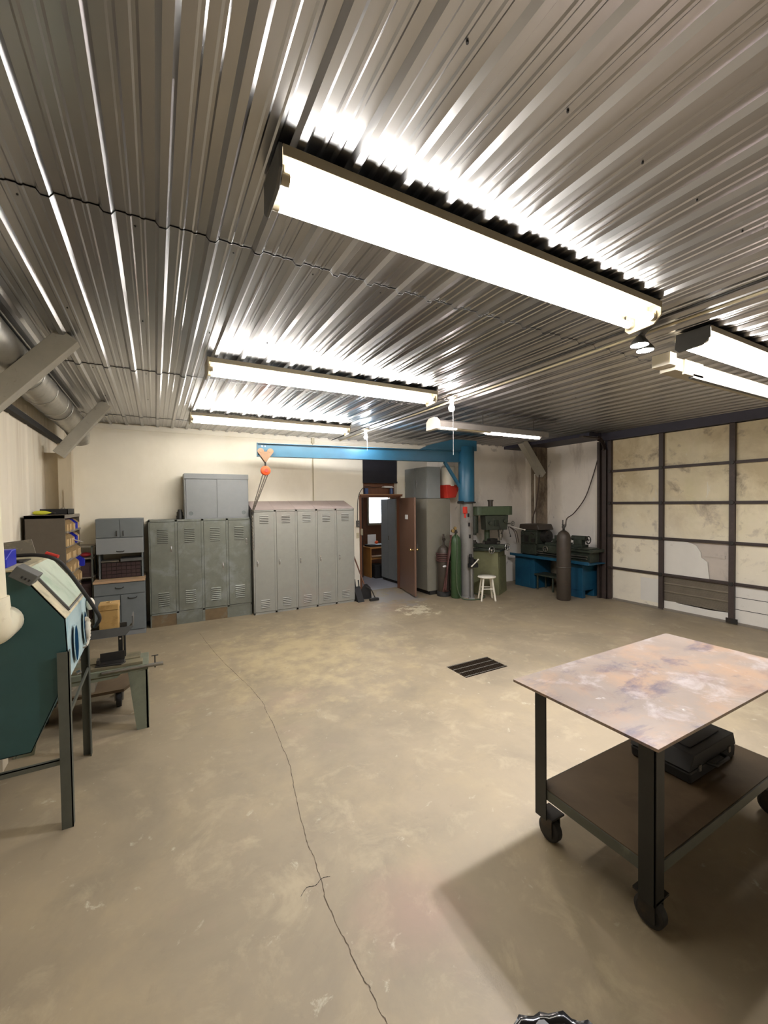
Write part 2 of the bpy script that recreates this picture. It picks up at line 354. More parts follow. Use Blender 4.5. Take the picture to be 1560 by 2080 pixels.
def arc(c, r, a0, a1, n, plane='XZ'):
    out = []
    for k in range(n+1):
        a = a0 + (a1-a0)*k/n; u, v = r*math.cos(a), r*math.sin(a)
        out.append({'XZ':(c[0]+u,c[1],c[2]+v),'YZ':(c[0],c[1]+u,c[2]+v),'XY':(c[0]+u,c[1]+v,c[2])}[plane])
    return out
def smooth(pts, n=6):
    P = [Vector(p) for p in pts]; out = []
    for i in range(len(P)-1):
        p0, p1, p2, p3 = P[max(i-1,0)], P[i], P[i+1], P[min(i+2,len(P)-1)]
        for k in range(n):
            t = k/n
            out.append(.5*((2*p1)+(p2-p0)*t+(2*p0-5*p1+4*p2-p3)*t*t+(3*p1-p0-3*p2+p3)*t**3))
    out.append(P[-1]); return out

# ================================================================== SETTING
XL, XR, YB, YF, H = -1.15, 7.70, 7.55, -3.0, 3.12
# floor with the pit for the drain
gx0,gx1,gy0,gy1 = 2.82,3.42,3.34,3.68
f = MB()
f.box((XL-.1,YF-.1,-.1),(gx0,YB+.2,0)).box((gx1,YF-.1,-.1),(XR+.1,YB+.2,0)).box((gx0,YF-.1,-.1),(gx1,gy0,0)).box((gx0,gy1,-.1),(gx1,YB+.2,0))
fl = struct('floor', f, 'floor')
p = MB(); p.box((gx0-.05,gy0-.05,-.4),(gx1+.05,gy1+.05,-.36)); p.box((gx0-.05,gy0-.05,-.36),(gx0,gy1+.05,-.1)).box((gx1,gy0-.05,-.36),(gx1+.05,gy1+.05,-.1)).box((gx0,gy0-.05,-.36),(gx1,gy0,-.1)).box((gx0,gy1,-.36),(gx1,gy1+.05,-.1))
p.build('drain_pit','pit',fl)
# crack in the slab: a long wandering sliver with two side branches
def crack(pts, w0):
    P = smooth([(x,y,0) for x,y in pts], 14); rr = random.Random(3); jp = 0.; b = MB(); L_, R_ = [], []
    for i,q in enumerate(P):
        j = (rr.uniform(-.006,.006)+.8*jp)/1.0 if i%3==0 else jp; jp = j*.8; ww = w0*(.4+.8*rr.random())
        L_.append((q.x-ww+j,q.y,.0012)); R_.append((q.x+ww+j,q.y,.0012))
    n = len(P); b._add(L_+R_, [(i,i+1,n+i+1,n+i) for i in range(n-1)]); return b
crack([(.52,6.49),(.62,5.42),(.78,4.37),(.83,3.91),(.83,3.65),(.81,3.07),(.77,2.7),(.72,2.42),(.69,2.15),(.68,1.97),(.66,1.78),(.66,1.58),(.67,1.43),(.68,1.32),(.67,1.1),(.64,.9)],.0020).build('floor_crack',mat('crack shadow dirt',srgb(84,72,58),.9),fl)
def crackx(pts,w0):
    P = smooth([(x,y,0) for x,y in pts], 8); b = MB(); n = len(P)
    b._add([(q.x,q.y-w0,.0012) for q in P]+[(q.x,q.y+w0*(i%3)*.5,.0012) for i,q in enumerate(P)], [(i,i+1,n+i+1,n+i) for i in range(n-1)]); return b
crackx([(.56,1.86),(.6,1.89),(.64,1.88),(.68,1.9),(.72,1.89)],.002).build('floor_crack','pit',fl)

# ribbed metal ceiling
def ceil_profile():
    pr = [(XL-.1,0)]; k = -6
    while True:
        x = .055 + .2093*k
        if x > XR-.03: break
        if x > XL+.03:
            pr += [(x-.030,0),(x-.014,-.021),(x+.014,-.021),(x+.030,0)]
            for q in (.0785,.131):
                if x+q < XR-.05: pr += [(x+q-.012,0),(x+q-.005,-.0045),(x+q+.005,-.0045),(x+q+.012,0)]
        k += 1
    pr.append((XR+.1,0)); return pr
pr = ceil_profile(); b = MB(); seams = [YF-.1, -.33, 2.13, 4.5, 6.85, YB+.12]
for i in range(5):
    y0, y1 = seams[i], seams[i+1] + .05; dz0 = 0.0; dz1 = .006
    n = len(pr); top = .05
    vs = [(x,y0,H+z+dz0) for x,z in pr] + [(x,y1,H+z+dz1) for x,z in pr] + [(x,y0,H+z+dz0+.0022) for x,z in pr]
    b._add(vs, [(j,j+1,n+j+1,n+j) for j in range(n-1)] + [(2*n+j,2*n+j+1,j+1,j) for j in range(n-1)])
b.box((XL-.1,YF-.1,H+.03),(XR+.1,YB+.2,H+.1))
ce = struct('ceiling', b, 'ceil')
s = MB()
for yy in (-.2,.9,2.2,3.3,4.6,5.7,6.95):
    for k in range(-5,36,2):
        x = .055+.2093*k+.105+random.uniform(-.01,.01)
        if x < XR-.1: s.cyl((x,yy,H+.004),(x,yy,H-.003),.0042,n=8)
s.build('ceiling_screws','black',ce)

# back wall with doorway and transom slot
ox0, ox1, oz = 3.66, 4.60, 1.985; tx0, tx1, tz0, tz1 = 3.71, 4.51, 2.03, 2.27
b = MB()
b.box((XL-.1,YB,0),(ox0,YB+.12,H+.05)).box((ox1,YB,0),(5.4,YB+.12,H+.05)).box((ox0,YB,tz1),(ox1,YB+.12,H+.05)).box((ox0,YB,oz),(ox1,YB+.12,tz0))
b.box((ox0,YB,tz0),(tx0,YB+.12,tz1)).box((tx1,YB,tz0),(ox1,YB+.12,tz1))
struct('wall_back', b, 'wall')
struct('wall_back_right', MB().box((5.30,6.92,0),(XR+.1,YB+.12,H+.05)), 'wall_r')
struct('wall_left', MB().box((XL-.1,YF-.1,0),(XL,YB,H+.05)), 'wall_l')
struct('wall_right', MB().box((XR,YF-.1,0),(XR+.1,6.92,H+.05)), 'wall_r')
struct('wall_front', MB().box((XL-.1,YF-.1,0),(XR+.1,YF,H+.05)), 'wall')
# wall sheet seams on the left wall: shallow vertical folds
b = MB()
for y in (4.35,4.9,5.5): b.prism([(XL-.01,y-.06),(XL+.012,y),(XL-.01,y+.06)],'Z',0,2.9)
struct('trim_1', b, 'wall_l')
struct('trim_2', MB().box((XL,YB-.02,3.03),(5.3,YB,3.075)), 'wall')
# wall posts that carry the braces
struct('trim_3', MB().box((-1.0,6.14,0),(-.87,6.28,2.60)).box((XL,6.28,0),(-.95,6.36,2.5)).box((-.95,6.12,0),(-.865,6.14,2.05)), 'post')
struct('trim_4', MB().box((XL,3.78,0),(-.97,3.90,2.46)), 'post')
struct('trim_5', MB().box((7.36,6.30,0),(XR,6.46,H)), 'post_r')
struct('trim_6', MB().box((XR-.02,4.80,0),(XR,6.3,.14)).box((XR-.05,4.80,0),(XR,4.95,.14)), 'post_r')
# dark header over the overhead door and vertical jambs
struct('trim_7', MB().box((7.36,.6,2.965),(XR,4.80,H)).box((7.0,4.80,3.04),(XR,6.92,H)), 'header')
struct('trim_8', MB().box((7.47,4.70,0),(XR,4.80,2.97)), 'header')
# door frame and woodwork
b = MB(); b.box((ox0-.045,YB-.02,0),(ox0,YB+.12,oz+.02)).box((ox0,YB+.10,0),(ox0+.03,YB+.14,oz)).box((ox1-.03,YB-.01,0),(ox1,YB+.12,oz))
b.box((ox0-.045,YB+.12,0),(ox0+.05,YB+.15,2.3)); b.box((ox0,YB-.005,oz-.02),(ox1,YB+.12,oz))
struct('trim_9', b, 'wood')

# overhead door: 5 sections by 4 columns, seen from inside
dy = [4.66,3.77,2.80,1.83,.86]; dz = [.02,.597,1.199,1.799,2.388,2.955]; DX = 7.42
dr = thing('door_1','tall overhead door of stained cream panels in dark steel framing','door',(DX,2.76,0)); tag(dr, kind='structure')
for c_ in range(4):
    for r_ in range(5):
        y1, y0 = dy[c_], dy[c_+1]; z0, z1 = dz[r_], dz[r_+1]
        if (c_,r_) == (1,0):
            q = MB()
            for k in range(26):
                zz = .16 + (z1-.16)*k/26
                if k in (9,17): q.box((DX+.012,y0,zz),(DX+.03,y1,zz+(z1-.16)/26))
                else: q.prism([(DX+.022,zz),(DX+.03,zz+.008),(DX+.05,zz+.008),(DX+.05,zz)],'Y',y0,y1); q.box((DX+.034,y0,zz),(DX+.05,y1,zz+(z1-.16)/26))
            q.build('door_panel','garslat',dr,label='grey ribbed metal panel')
            q = MB(); q.prism([(y0,z0),(y1,z0),(y1,.155),(y1-.2,.165),(y1-.25,.15),(y0+.3,.135),(y0,.155)],'X',DX+.018,DX+.045); q.build('foam_strip','garpatch',dr)
        elif (c_,r_) == (1,1):
            q = MB(); q.prism([(y1,z0),(y1,z1-.03),(y1-.38,z1-.03),(y1-.50,z1-.08),(y1-.56,z1-.18),(y1-.57,z1-.26),(y1-.65,z1-.32),(y1-.66,z0+.14),(y1-.68,z0)],'X',DX+.014,DX+.035)
            q.build('foam_panel','garpatch',dr,label='broken white foam panel with a ragged right edge')
            q = MB(); q.box((DX+.04,y0,z0),(DX+.05,y1,z1)); q.box((DX+.03,y0,z0+.36),(DX+.041,y0+.46,z0+.375)); q.box((DX+.025,y0+.1,z0+.35),(DX+.04,y0+.15,z0+.40))
            q.build('door_panel',MT['garbare'],dr,label='bare grey panel skin beside the broken foam')
        else:
            q = MB(); q.box((DX+.02,y0,z0),(DX+.05,y1,z1))
            q.build('door_panel', 'garpatch' if (r_==0 and c_>=2) else 'garpanel', dr)
            if r_ == 0 and c_ >= 2:
                q = MB(); q.box((DX+.0185,y0,.22),(DX+.0205,y1,.228)).box((DX+.0185,y0,.40),(DX+.0205,y1,.408)); q.build('panel_groove','slit',dr)
q = MB()
q.prism([(4.12,.10),(4.12,.5),(3.79,.5),(3.79,.10)],'X',DX+.014,DX+.02); q.build('foam_patch','garpatch',dr)
for k,z in enumerate(dz[1:-1]): MB().box((DX-.012,dy[-1],z-.022),(DX+.02,dy[0],z+.022)).box((DX-.022,dy[-1],z-.006),(DX-.012,dy[0],z+.006)).build('rail','garframe',dr)
MB().box((DX-.01,dy[-1],0),(DX+.03,dy[0],.035)).build('bottom_rail','bincab_e',dr)
for k,y in enumerate(dy):
    q = MB(); q.box((DX-.03,y-.035,.02),(DX+.018,y+.035,2.96)); q.box((DX-.034,y-.035,.02),(DX-.030,y-.02,2.96)); q.build('stile','garframe',dr)
    q = MB()
    for z in dz[1:-1]: q.cyl((DX-.03,y,z),(DX-.05,y,z),.03,n=10)
    each(q,'hinge','iron',dr)
q = MB(); q.box((DX-.045,2.72,.02),(DX-.03,2.86,.09)); q.build('bottom_bracket','iron',dr)
# vertical track at the left edge with its bend under the header
q = MB()
q.box((DX-.06,4.70,0),(DX-.052,4.80,2.80)).box((DX-.06,4.70,0),(DX+.02,4.708,2.80)).box((DX-.06,4.792,0),(DX+.0,4.80,2.80))
q.box((DX-.10,4.80,0),(DX-.09,4.86,2.95)).box((DX-.10,4.80,0),(DX-.02,4.808,2.95))
pts = arc((DX-.25,4.75,2.78),.215,0,PI/2,8,'XZ')
for a,b2 in zip(pts[:-1],pts[1:]): q.beam(a,b2,.09,.012,up=(0,1,0))
q.beam(pts[-1],(6.7,4.75,3.0),.09,.02)
for k in range(12): q.cyl((DX-.062,4.75,.2+k*.23),(DX-.066,4.75,.2+k*.23),.008,n=8)
tr = q.build('door_track','garframe',dr)

# ------------------------------------------------------------------ room beyond the doorway
rb = MB().box((3.1,YB+.12,-.1),(7.2,11.0,-.001)); rf = struct('floor_beyond', rb, 'floor_in')
struct('ceiling_beyond', MB().box((3.1,YB+.12,2.75),(7.2,11.0,2.85)), 'wall')
b = MB(); wx0,wx1,wz0,wz1 = 5.28,5.95,1.28,2.15
b.box((3.1,10.4,0),(wx0,10.5,2.75)).box((wx1,10.4,0),(7.2,10.5,2.75)).box((wx0,10.4,0),(wx1,10.5,wz0)).box((wx0,10.4,wz1),(wx1,10.5,2.75))
for k in range(12):
    x = 3.2+k*.32
    if x < wx0-.05: b.box((x,10.392,0),(x+.012,10.4,2.7))
struct('wall_beyond', b, 'wood')
struct('wall_beyond_left', MB().box((3.1,YB+.12,0),(3.2,10.5,2.75)), 'wood')
struct('wall_beyond_right', MB().box((7.1,YB+.12,0),(7.2,10.5,2.75)), 'wall')
wn = struct('window_1', MB().box((wx0-.05,10.37,wz0-.06),(wx0,10.4,wz1+.06)).box((wx1,10.37,wz0-.06),(wx1+.05,10.4,wz1+.06)).box((wx0,10.37,wz1),(wx1,10.4,wz1+.06)).box((wx0-.05,10.36,wz0-.06),(wx1+.05,10.4,wz0)), 'paint_white')
MB().box((wx0,10.44,wz0),(wx1,10.446,wz1)).build('glass_pane','glass',wn)
t = thing('added_far_room_light','unseen round light added to brighten the room beyond the doorway','ceiling light',(4.3,9.0,2.75))  # added light, out of view, only to brighten the far room
MB().lathe([(.16,2.749),(.16,2.72),(.14,2.715)],(4.3,9.0,0),24).build('base','paint_white',t)
MB().lathe([(.14,2.715),(.12,2.68),(.05,2.66)],(4.3,9.0,0),24).build('added_glow_shade',emit('added far room glow',(.86,.9,1),11),t)
# dark door-frame post inside
struct('trim_10', MB().box((4.42,9.2,0),(4.50,9.32,2.75)).box((4.30,9.35,0),(4.38,9.45,2.75)), 'slit')

# interior door leaf, open toward the camera
hx, hy = 4.575, 7.53; fx, fy = 4.372, 6.645
dl = thing('door_2','brown flush door standing open into the shop','door',(hx,hy,0)); tag(dl, kind='structure')
d = Vector((fx-hx,fy-hy,0)); Ln = d.length; d.normalize(); nrm = Vector((d.y,-d.x,0))
def onleaf(t, s_, z): return Vector((hx,hy,0)) + d*t + nrm*s_ + Vector((0,0,z))
MB().beam(onleaf(0,0,.99),onleaf(Ln,0,.99),.038,1.92).build('leaf','door',dl,bevel=.002)
side = -1 if (onleaf(.5,-.1,0)-Vector((0,0,0))).length < (onleaf(.5,.1,0)).length else 1
q = MB()
for s_ in (-1,1):
    q.cyl(onleaf(Ln-.07,s_*.019,.93),onleaf(Ln-.07,s_*.026,.93),.03,n=16); q.cyl(onleaf(Ln-.07,s_*.02,.93),onleaf(Ln-.07,s_*.06,.93),.011,n=12); q.sphere(onleaf(Ln-.07,s_*.07,.93),.026,12)
q.build('door_knob','brass',dl)
MB().beam(onleaf(Ln-.52,side*.021,1.56),onleaf(Ln-.36,side*.021,1.56),.004,.09).build('sign_plate','paper',dl)
q = MB()
for z in (.25,1.0,1.75): q.cyl(onleaf(0,-.02,z),onleaf(0,-.02,z+.09),.008,n=8)
each(q,'hinge','iron',dl)

# ================================================================== LIGHT FIXTURES
def fixture(label, x0, y, x1, z=H-.025, tubem='tube', group=None, hang=0, endm='paint_white', lit=True, y2=.14):
    L_ = x1-x0; r = thing('fluorescent_fixture', label, 'light fixture', (x0+L_/2,y,z), group)
    q = MB(); q.prism([(y-.050,z),(y+.190,z),(y+.190,z-.040),(y+.186,z-.040),(y+.184,z-.008),(y+.115,z-.010),(y+.105,z-.055),(y+.035,z-.055),(y+.025,z-.010),(y-.044,z-.008),(y-.046,z-.040),(y-.050,z-.040)],'X',x0,x1)
    q.build('housing','paint_white',r,bevel=.002)
    for xx in (x0,x1):
        s_ = 1 if xx==x1 else -1
        q = MB(); q.prism([(y-.045,z+.004),(y+.175,z+.004),(y+.185,z-.105),(y+.155,z-.135),(y-.0,z-.125),(y-.045,z-.08)],'X',xx,xx+s_*.014)
        q.build('end_plate', endm if s_ < 0 else 'paint_white', r, bevel=.003)
    for yy in (y+.0, y+y2):
        t = MB(); t.cyl((x0+.03,yy,z-.085),(x1-.03,yy,z-.085),.0205,n=20); to = t.build('tube', tubem if lit else 'tube_off', r)
        for xx in (x0,x1):
            s2 = MB(); s_ = 1 if xx==x0 else -1
            s2.cyl((xx+s_*.004,yy,z-.085),(xx+s_*.034,yy,z-.085),.0215,n=16); s2.box((xx+min(0,s_*.012),yy-.02,z-.09),(xx+max(0,s_*.012),yy+.02,z-.05))
            s2.build('socket','paint_white',r)
    return r
fixture('nearest long twin tube ceiling light with a dark left end plate', .41, 1.475, 2.80, endm='dark_end', group='twin tube ceiling lights')
fixture('middle of the three left lit ceiling lights, one bay behind the nearest', .42, 3.80, 2.78, group='twin tube ceiling lights')
fixture('farthest lit ceiling light, over the lockers near the back wall', .44, 6.12, 2.76, group='twin tube ceiling lights')
fixture('lit ceiling light at the right frame edge above the unlit hanging strip', 3.50, 1.50, 5.90, endm='dark_end', tubem='tube_r', group='twin tube ceiling lights')
# a hanging strip without light beside it
r = thing('hanging_strip_light','white unlit strip housing hanging behind the right hand ceiling light','light fixture',(4.8,1.82,2.95))
q = MB(); q.prism([(1.78,2.90),(1.78,3.0),(1.84,3.03),(1.90,3.0),(1.90,2.90)],'X',3.70,5.95); q.build('housing','paint_white',r,bevel=.003)
q = MB(); q.box((3.95,1.765,2.865),(5.9,1.80,2.90)); q.build('reflector_lip','dark_end',r)
MB().box((3.60,1.77,2.93),(3.70,1.91,3.03)).build('end_cap','paint_white',r,bevel=.004)
MB().box((3.82,1.765,2.88),(4.12,1.79,3.0)).build('cover_plate','paint_white',r,bevel=.003)
q = MB()
for x in (4.5,5.6): q.beam((x,1.84,3.02),(x,1.84,H-.01),.015,.004)
each(q,'hanger_strap','steel',r)
# hanging fixture toward the back right, one tube visible
r = thing('hanging_tube_light','grey hanging tube light in front of the blue crane, lit only partly','light fixture',(4.35,4.5,2.86))
q = MB(); q.prism([(4.42,2.85),(4.42,2.93),(4.47,2.96),(4.55,2.96),(4.60,2.93),(4.60,2.85),(4.55,2.88),(4.47,2.88)],'X',3.28,5.44); q.build('housing','greypipe',r)
MB().prism([(4.39,2.82),(4.39,2.93),(4.45,2.98),(4.57,2.98),(4.63,2.93),(4.63,2.82)],'X',3.24,3.30).build('end_plate','white_p',r,bevel=.004)
MB().cyl((3.32,4.46,2.855),(3.62,4.46,2.855),.018,n=14).build('tube','tube',r)
MB().cyl((3.62,4.46,2.855),(4.25,4.46,2.855),.017,n=14).build('tube_cover','cream',r)
MB().cyl((4.25,4.56,2.855),(5.38,4.56,2.855),.018,n=14).build('tube','tube',r)
q = MB()
for x in (4.15,5.2): q.cyl((x,4.51,2.96),(x,4.51,H-.01),.006,n=6)
each(q,'hanger_rod','iron',r)
# pull-cord bulbs along the ceiling conduit
def bulb(label, x, y, m_, r_=.035, cord=0, zb=2.965):
    t = thing('ceiling_bulb', label, 'light bulb', (x,y,H))
    MB().lathe([(.055,H-.004),(.055,H-.03),(.03,H-.05),(.022,zb+.04)],(x,y,0),16).build('socket','paint_white',t)
    MB().sphere((x,y,zb),r_,14,(1,1,1.15)).build('bulb',m_,t)
    if cord: MB().cyl((x+.03,y+.01,zb+.05),(x+.03,y+.01,zb-cord),.0022,n=6).build('pull_cord','paper',t)
bulb('warm pinkish bare bulb on the conduit beside the middle ceiling light',3.10,3.90,'bulb',cord=.55)
bulb('small cool white bare bulb on the conduit near the back wall',3.13,6.24,'bulb_w',.03,cord=.22)
r = thing('twin_flood_light','glaring twin headed flood light between the two nearest ceiling lights','flood light',(3.12,1.72,H))
MB().lathe([(.06,H-.004),(.06,H-.03),(.035,H-.05),(.02,H-.07)],(3.12,1.72,0),16).build('base','dark_end',r)
for s_,yy in ((-1,1.70),(1,1.74)):
    x = 3.12+s_*.072
    MB().cyl((3.12,1.72,H-.06),(x,yy,H-.10),.012,n=10).build('arm','dark_end',r)
    MB().lathe([(.015,.052),(.02,.05),(.048,.015),(.060,-.005),(.060,-.016),(.056,-.016),(.056,-.005)],(x,yy,H-.15),20).build('head','dark_end',r)
    MB().lathe([(.055,-.004),(.048,-.012),(.02,-.017)],(x,yy,H-.15),20).build('lens','flood',r)
# ceiling conduit and cable
tag(MB().cyl((3.20,YF,3.085),(3.20,7.5,3.085),.011,n=10).build('ceiling_conduit','cream',org=(3.2,2,3.085)),'cream conduit pipe running the length of the ribbed ceiling','conduit')
tag(MB().cyl((3.02,YF,3.083),(3.02,7.5,3.083),.009,n=8).build('ceiling_cable','rubber',org=(3.02,2,3.083)),'dark cable running along the ceiling beside the cream conduit','cable')
tag(MB().tube(smooth([(2.8,3.88,3.08),(2.88,3.9,3.05),(2.96,3.85,3.04),(3.05,3.9,3.06),(3.1,3.9,3.09)]),.006,6).build('fixture_lead','iron',org=(2.9,3.9,3.08)),'short dark lead from the middle ceiling light to the conduit','cable')
tag(MB().box((2.62,7.50,3.0),(2.67,7.545,3.1)).cyl((2.645,7.53,1.5),(2.645,7.53,3.05),.01,n=8).build('wall_conduit','cream',org=(2.645,7.53,1.5)),'thin conduit dropping down the back wall behind the crane boom','conduit')

# ================================================================== DUCT AND BRACES
r = thing('ventilation_duct','round galvanised duct along the top of the left wall','duct',(-.92,4.0,2.80))
dc = (-.945, 2.965); rr_ = .145
q = MB()
for a,b2 in ((1.2,3.0),(3.0,4.45),(4.45,5.55),(5.55,6.75)): q.cyl((dc[0],a,dc[1]),(dc[0],b2+.02,dc[1]-.0),rr_,n=28)
q.build('duct_pipe','galv',r)
q = MB()
for y in (3.0,4.45,5.0,5.55): q.torus((dc[0],y,dc[1]),rr_+.002,.006,'Y',28)
each(q,'seam_band','galv',r)
MB().tube([(dc[0],6.7,dc[1])]+[(dc[0]+.02*k,6.70+.06*k,dc[1]-.016*k*k) for k in range(1,5)],[rr_,rr_,rr_-.005,rr_-.02,.09],24).build('duct_end','galv',r,label='rounded end elbow')
q = MB()
for y in (3.3,5.8): q.torus((dc[0],y,dc[1]),rr_+.006,.006,'Y',24,6)
each(q,'hanger_band','galv',r)
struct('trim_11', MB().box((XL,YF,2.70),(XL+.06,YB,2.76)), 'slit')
def brace(label, p0, p1, wd, ht):
    r = MB().beam(p0,p1,wd,ht,up=(0,1,0)); return tag(r.build('roof_brace','brace',org=p0,bevel=.004),label,'brace','wooden knee braces')
brace('near grey timber knee brace crossing in front of the duct',(-1.13,3.84,2.42),(-.53,3.84,3.115),.14,.12)
brace('farther grey timber knee brace over the parts cabinet corner',(-.98,6.08,2.46),(-.50,6.08,3.10),.12,.11)
brace('grey timber knee brace at the back right corner above the lathe',(7.42,6.22,2.42),(6.82,6.22,3.115),.15,.14)

# ================================================================== LOCKERS
def louvers(q, x0, x1, yf, z0, z1, n, mi=0):
    st = (z1-z0)/n
    for k in range(n):
        z = z0 + st*k
        q.mi = 0; q.prism([(yf,z+st*.72),(yf-.011,z+st*.30),(yf-.011,z+st*.22),(yf,z+st*.22)],'X',x0,x1)
        q.mi = 1; q.box((x0,yf-.003,z),(x1,yf,z+st*.24)); q.mi = 0
def locker_bank(name, label, x0, x1, n, yf0, yf1, yb, zt, zk, hood, mt, hoodm, handle_z, lv, n_top, n_bot, hs):
    r = thing(name, label, 'lockers', ((x0+x1)/2,(yf0+yb)/2,0)); W = (x1-x0)/n; yf = yf0
    q = MB()
    q.box((x0,yf+.004,.0),(x0+.012,yb,zt)).box((x1-.012,yf+.004,0),(x1,yb,zt)).box((x0,yb-.01,0),(x1,yb,zt)).box((x0,yf+.004,zt-.012),(x1,yb,zt))
    q.box((x0,yf+.05,.02),(x1,yf+.06,zt)) 
    for k in range(n+1):
        xx = x0+W*k; q.box((max(x0,xx-.018),yf,0),(min(x1,xx+.018),yf+.02,zt))
    q.box((x0,yf,zt-.03),(x1,yf+.02,zt)).box((x0,yf,0 if not zk else zk-.02),(x1,yf+.02,.035 if not zk else zk+.005))
    q.build('cabinet_body', mt, r, bevel=.001)
    if hood:
        h = MB(); h.prism([(yf-.004,zt),(yb,zt+hood),(yb,zt)],'X',x0-.004,x1+.004)
        for k in range(1,n): h.beam((x0+W*k,yf,zt+.001),(x0+W*k,yb,zt+hood+.001),.004,.004)
        h.build('sloped_top', hoodm, r)
    for k in range(n):
        a, b2 = x0+W*k+.021, x0+W*(k+1)-.021; z0 = (zk+.012) if zk else .042; z1 = zt-.036
        q = MB(); q.box((a,yf-.006,z0),(b2,yf+.012,z1)); cx = (a+b2)/2; hw = (b2-a)*.22
        louvers(q, cx-hw, cx+hw, yf-.006, lv[0], lv[1], n_top); louvers(q, cx-hw, cx+hw, yf-.006, lv[2], lv[3], n_bot)
        dd = q.build('locker_door', [mt,'slit'], r, bevel=.001)
        hx_ = (b2-.05) if hs > 0 else (a+.045)
        hz = handle_z[k]
        if hz:
            t = MB(); t.box((hx_-.011,yf-.010,hz-.05),(hx_+.011,yf-.006,hz+.05)); t.tube([(hx_,yf-.01,hz+.035),(hx_,yf-.035,hz+.03),(hx_,yf-.038,hz-.02),(hx_,yf-.012,hz-.04)],.006,8); t.build('handle','chrome',dd)
        if zk:
            MB().box((x0+W*k+.012,yf+.006,0),(x0+W*(k+1)-.004,yf+.014,zk-.01)).build('kick_panel','rust' if k in (0,2) else mt,r,label='rusty brown kick panel' if k in (0,2) else None)
    return r
locker_bank('locker_bank','worn grey green row of four lockers under the wall cabinet',-.10,1.385,4,7.11,7.1,7.53,1.63,.20,0,'loc_l',None,(1.18,0,.86,1.24),(1.27,1.50,.31,.53),8,7,1)
locker_bank('locker_bank','taupe row of five lockers with a sloped pinkish top',1.405,3.25,5,7.02,7.02,7.50,1.755,0,.15,'loc_r','loc_hood',(.86,.86,.86,.86,.86),(1.53,1.67,.10,.25),5,5,-1)
# cabinet with two sliding doors on the left bank
r = thing('sliding_door_cabinet','slate grey cabinet with two sliding doors standing on the old lockers','cabinet',(.885,7.3,1.63))
MB().box((.40,7.175,1.63),(1.372,7.50,2.35)).build('body','slate',r,bevel=.003)
MB().box((.425,7.160,1.645),(.885,7.172,2.265)).build('sliding_door','slate',r,bevel=.002)
MB().box((.88,7.150,1.645),(1.352,7.163,2.265)).build('sliding_door','slate',r,bevel=.002)
MB().box((.40,7.146,2.268),(1.372,7.175,2.35)).build('top_rail','slate',r,bevel=.002)
MB().box((.40,7.146,1.63),(1.372,7.175,1.644)).build('bottom_rail','slate',r)
for x,y in ((.49,7.159),(1.29,7.149)): MB().torus((x,y,1.72),.028,.004,'Y',20,6).lathe([(.026,-.001),(.024,.0)],(x,y,1.72),20,'Y').build('finger_pull','slate2',r)
r = MB().lathe([(.05,0),(.052,.05),(.045,.06),(.045,.11),(.03,.125),(.03,.15),(.012,.155)],(.335,7.28,1.63),20)
tag(r.build('metal_canister','iron',org=(.335,7.28,1.63)),'small dark metal canister beside the sliding door cabinet','canister')

# ================================================================== GREY KITCHEN UNIT
r = thing('base_cabinet','grey base cabinet with one drawer, two doors and a tan worktop','cabinet',(-.46,7.2,0))
x0,x1,yf = -.77,-.155,6.89
q = MB(); q.box((x0,yf+.018,.07),(x1,7.5,.77)).box((x0+.02,yf+.06,0),(x1,7.5,.07)); q.build('body','slate2',r,bevel=.002)
MB().box((x0+.005,yf+.02,0),(x1-.0,yf+.05,.065)).build('toe_kick','slate',r)
MB().box((x0-.005,yf-.02,.77),(x1+.005,7.5,.80)).build('worktop','counter',r,bevel=.002)
d_ = MB().box((x0+.004,yf,.60),(x1-.004,yf+.017,.762)).build('drawer','slate2',r,bevel=.002)
MB().tube(smooth([(-.52,yf,.70),(-.50,yf-.02,.69),(-.44,yf-.02,.69),(-.42,yf,.70)]),.006,8).build('handle','iron',d_)
d_ = MB().box((x0+.004,yf,.075),(-.465,yf+.017,.59)).build('cabinet_door','slate2',r,bevel=.002)
d_ = MB().box((-.455,yf,.075),(x1-.004,yf+.017,.59)).build('cabinet_door','slate2',r,bevel=.002)
MB().tube(smooth([(-.37,yf,.545),(-.35,yf-.02,.535),(-.28,yf-.02,.535),(-.26,yf,.545)]),.006,8).build('handle','iron',d_)
r = thing('wall_cabinet','slate grey upper cabinet with two small doors over a flap','cabinet',(-.45,7.3,1.15))
y2 = 7.02; x0,x1 = -.745,-.165
MB().box((x0,y2+.016,1.17),(x1,7.5,1.665)).build('body','slate2',r,bevel=.002)
for a,b2,hx_ in ((x0+.004,-.457,-.495),(-.452,x1-.004,-.415)):
    d_ = MB().box((a,y2,1.40),(b2,y2+.015,1.655)).build('cabinet_door','slate2',r,bevel=.002)
    MB().tube([(hx_,y2,1.49),(hx_,y2-.02,1.485),(hx_,y2-.02,1.425),(hx_,y2,1.42)],.006,8).build('handle','iron',d_)
d_ = MB().box((x0+.002,y2-.006,1.165),(x1-.002,y2+.012,1.388)).build('flap','slate',r,bevel=.002)
MB().tube([(-.50,y2-.006,1.20),(-.49,y2-.022,1.195),(-.42,y2-.022,1.195),(-.41,y2-.006,1.20)],.006,8).build('handle','iron',d_)
q = MB(); q.box((x0+.02,7.1,.80),(x0+.04,7.5,1.17)).box((x1-.03,7.1,.80),(x1-.01,7.5,1.17)); q.build('side_support','slate2',r)
r = thing('drawer_organizer','dark small parts organiser on the tan worktop under the upper cabinet','organizer',(-.45,7.25,.80))
MB().box((-.70,7.12,.80),(-.20,7.40,1.04)).build('case','iron',r,bevel=.003)
q = MB()
for i in range(8):
    for j in range(4): q.box((-.69+i*.06,7.105,.81+j*.056),(-.635+i*.06,7.12,.858+j*.056))
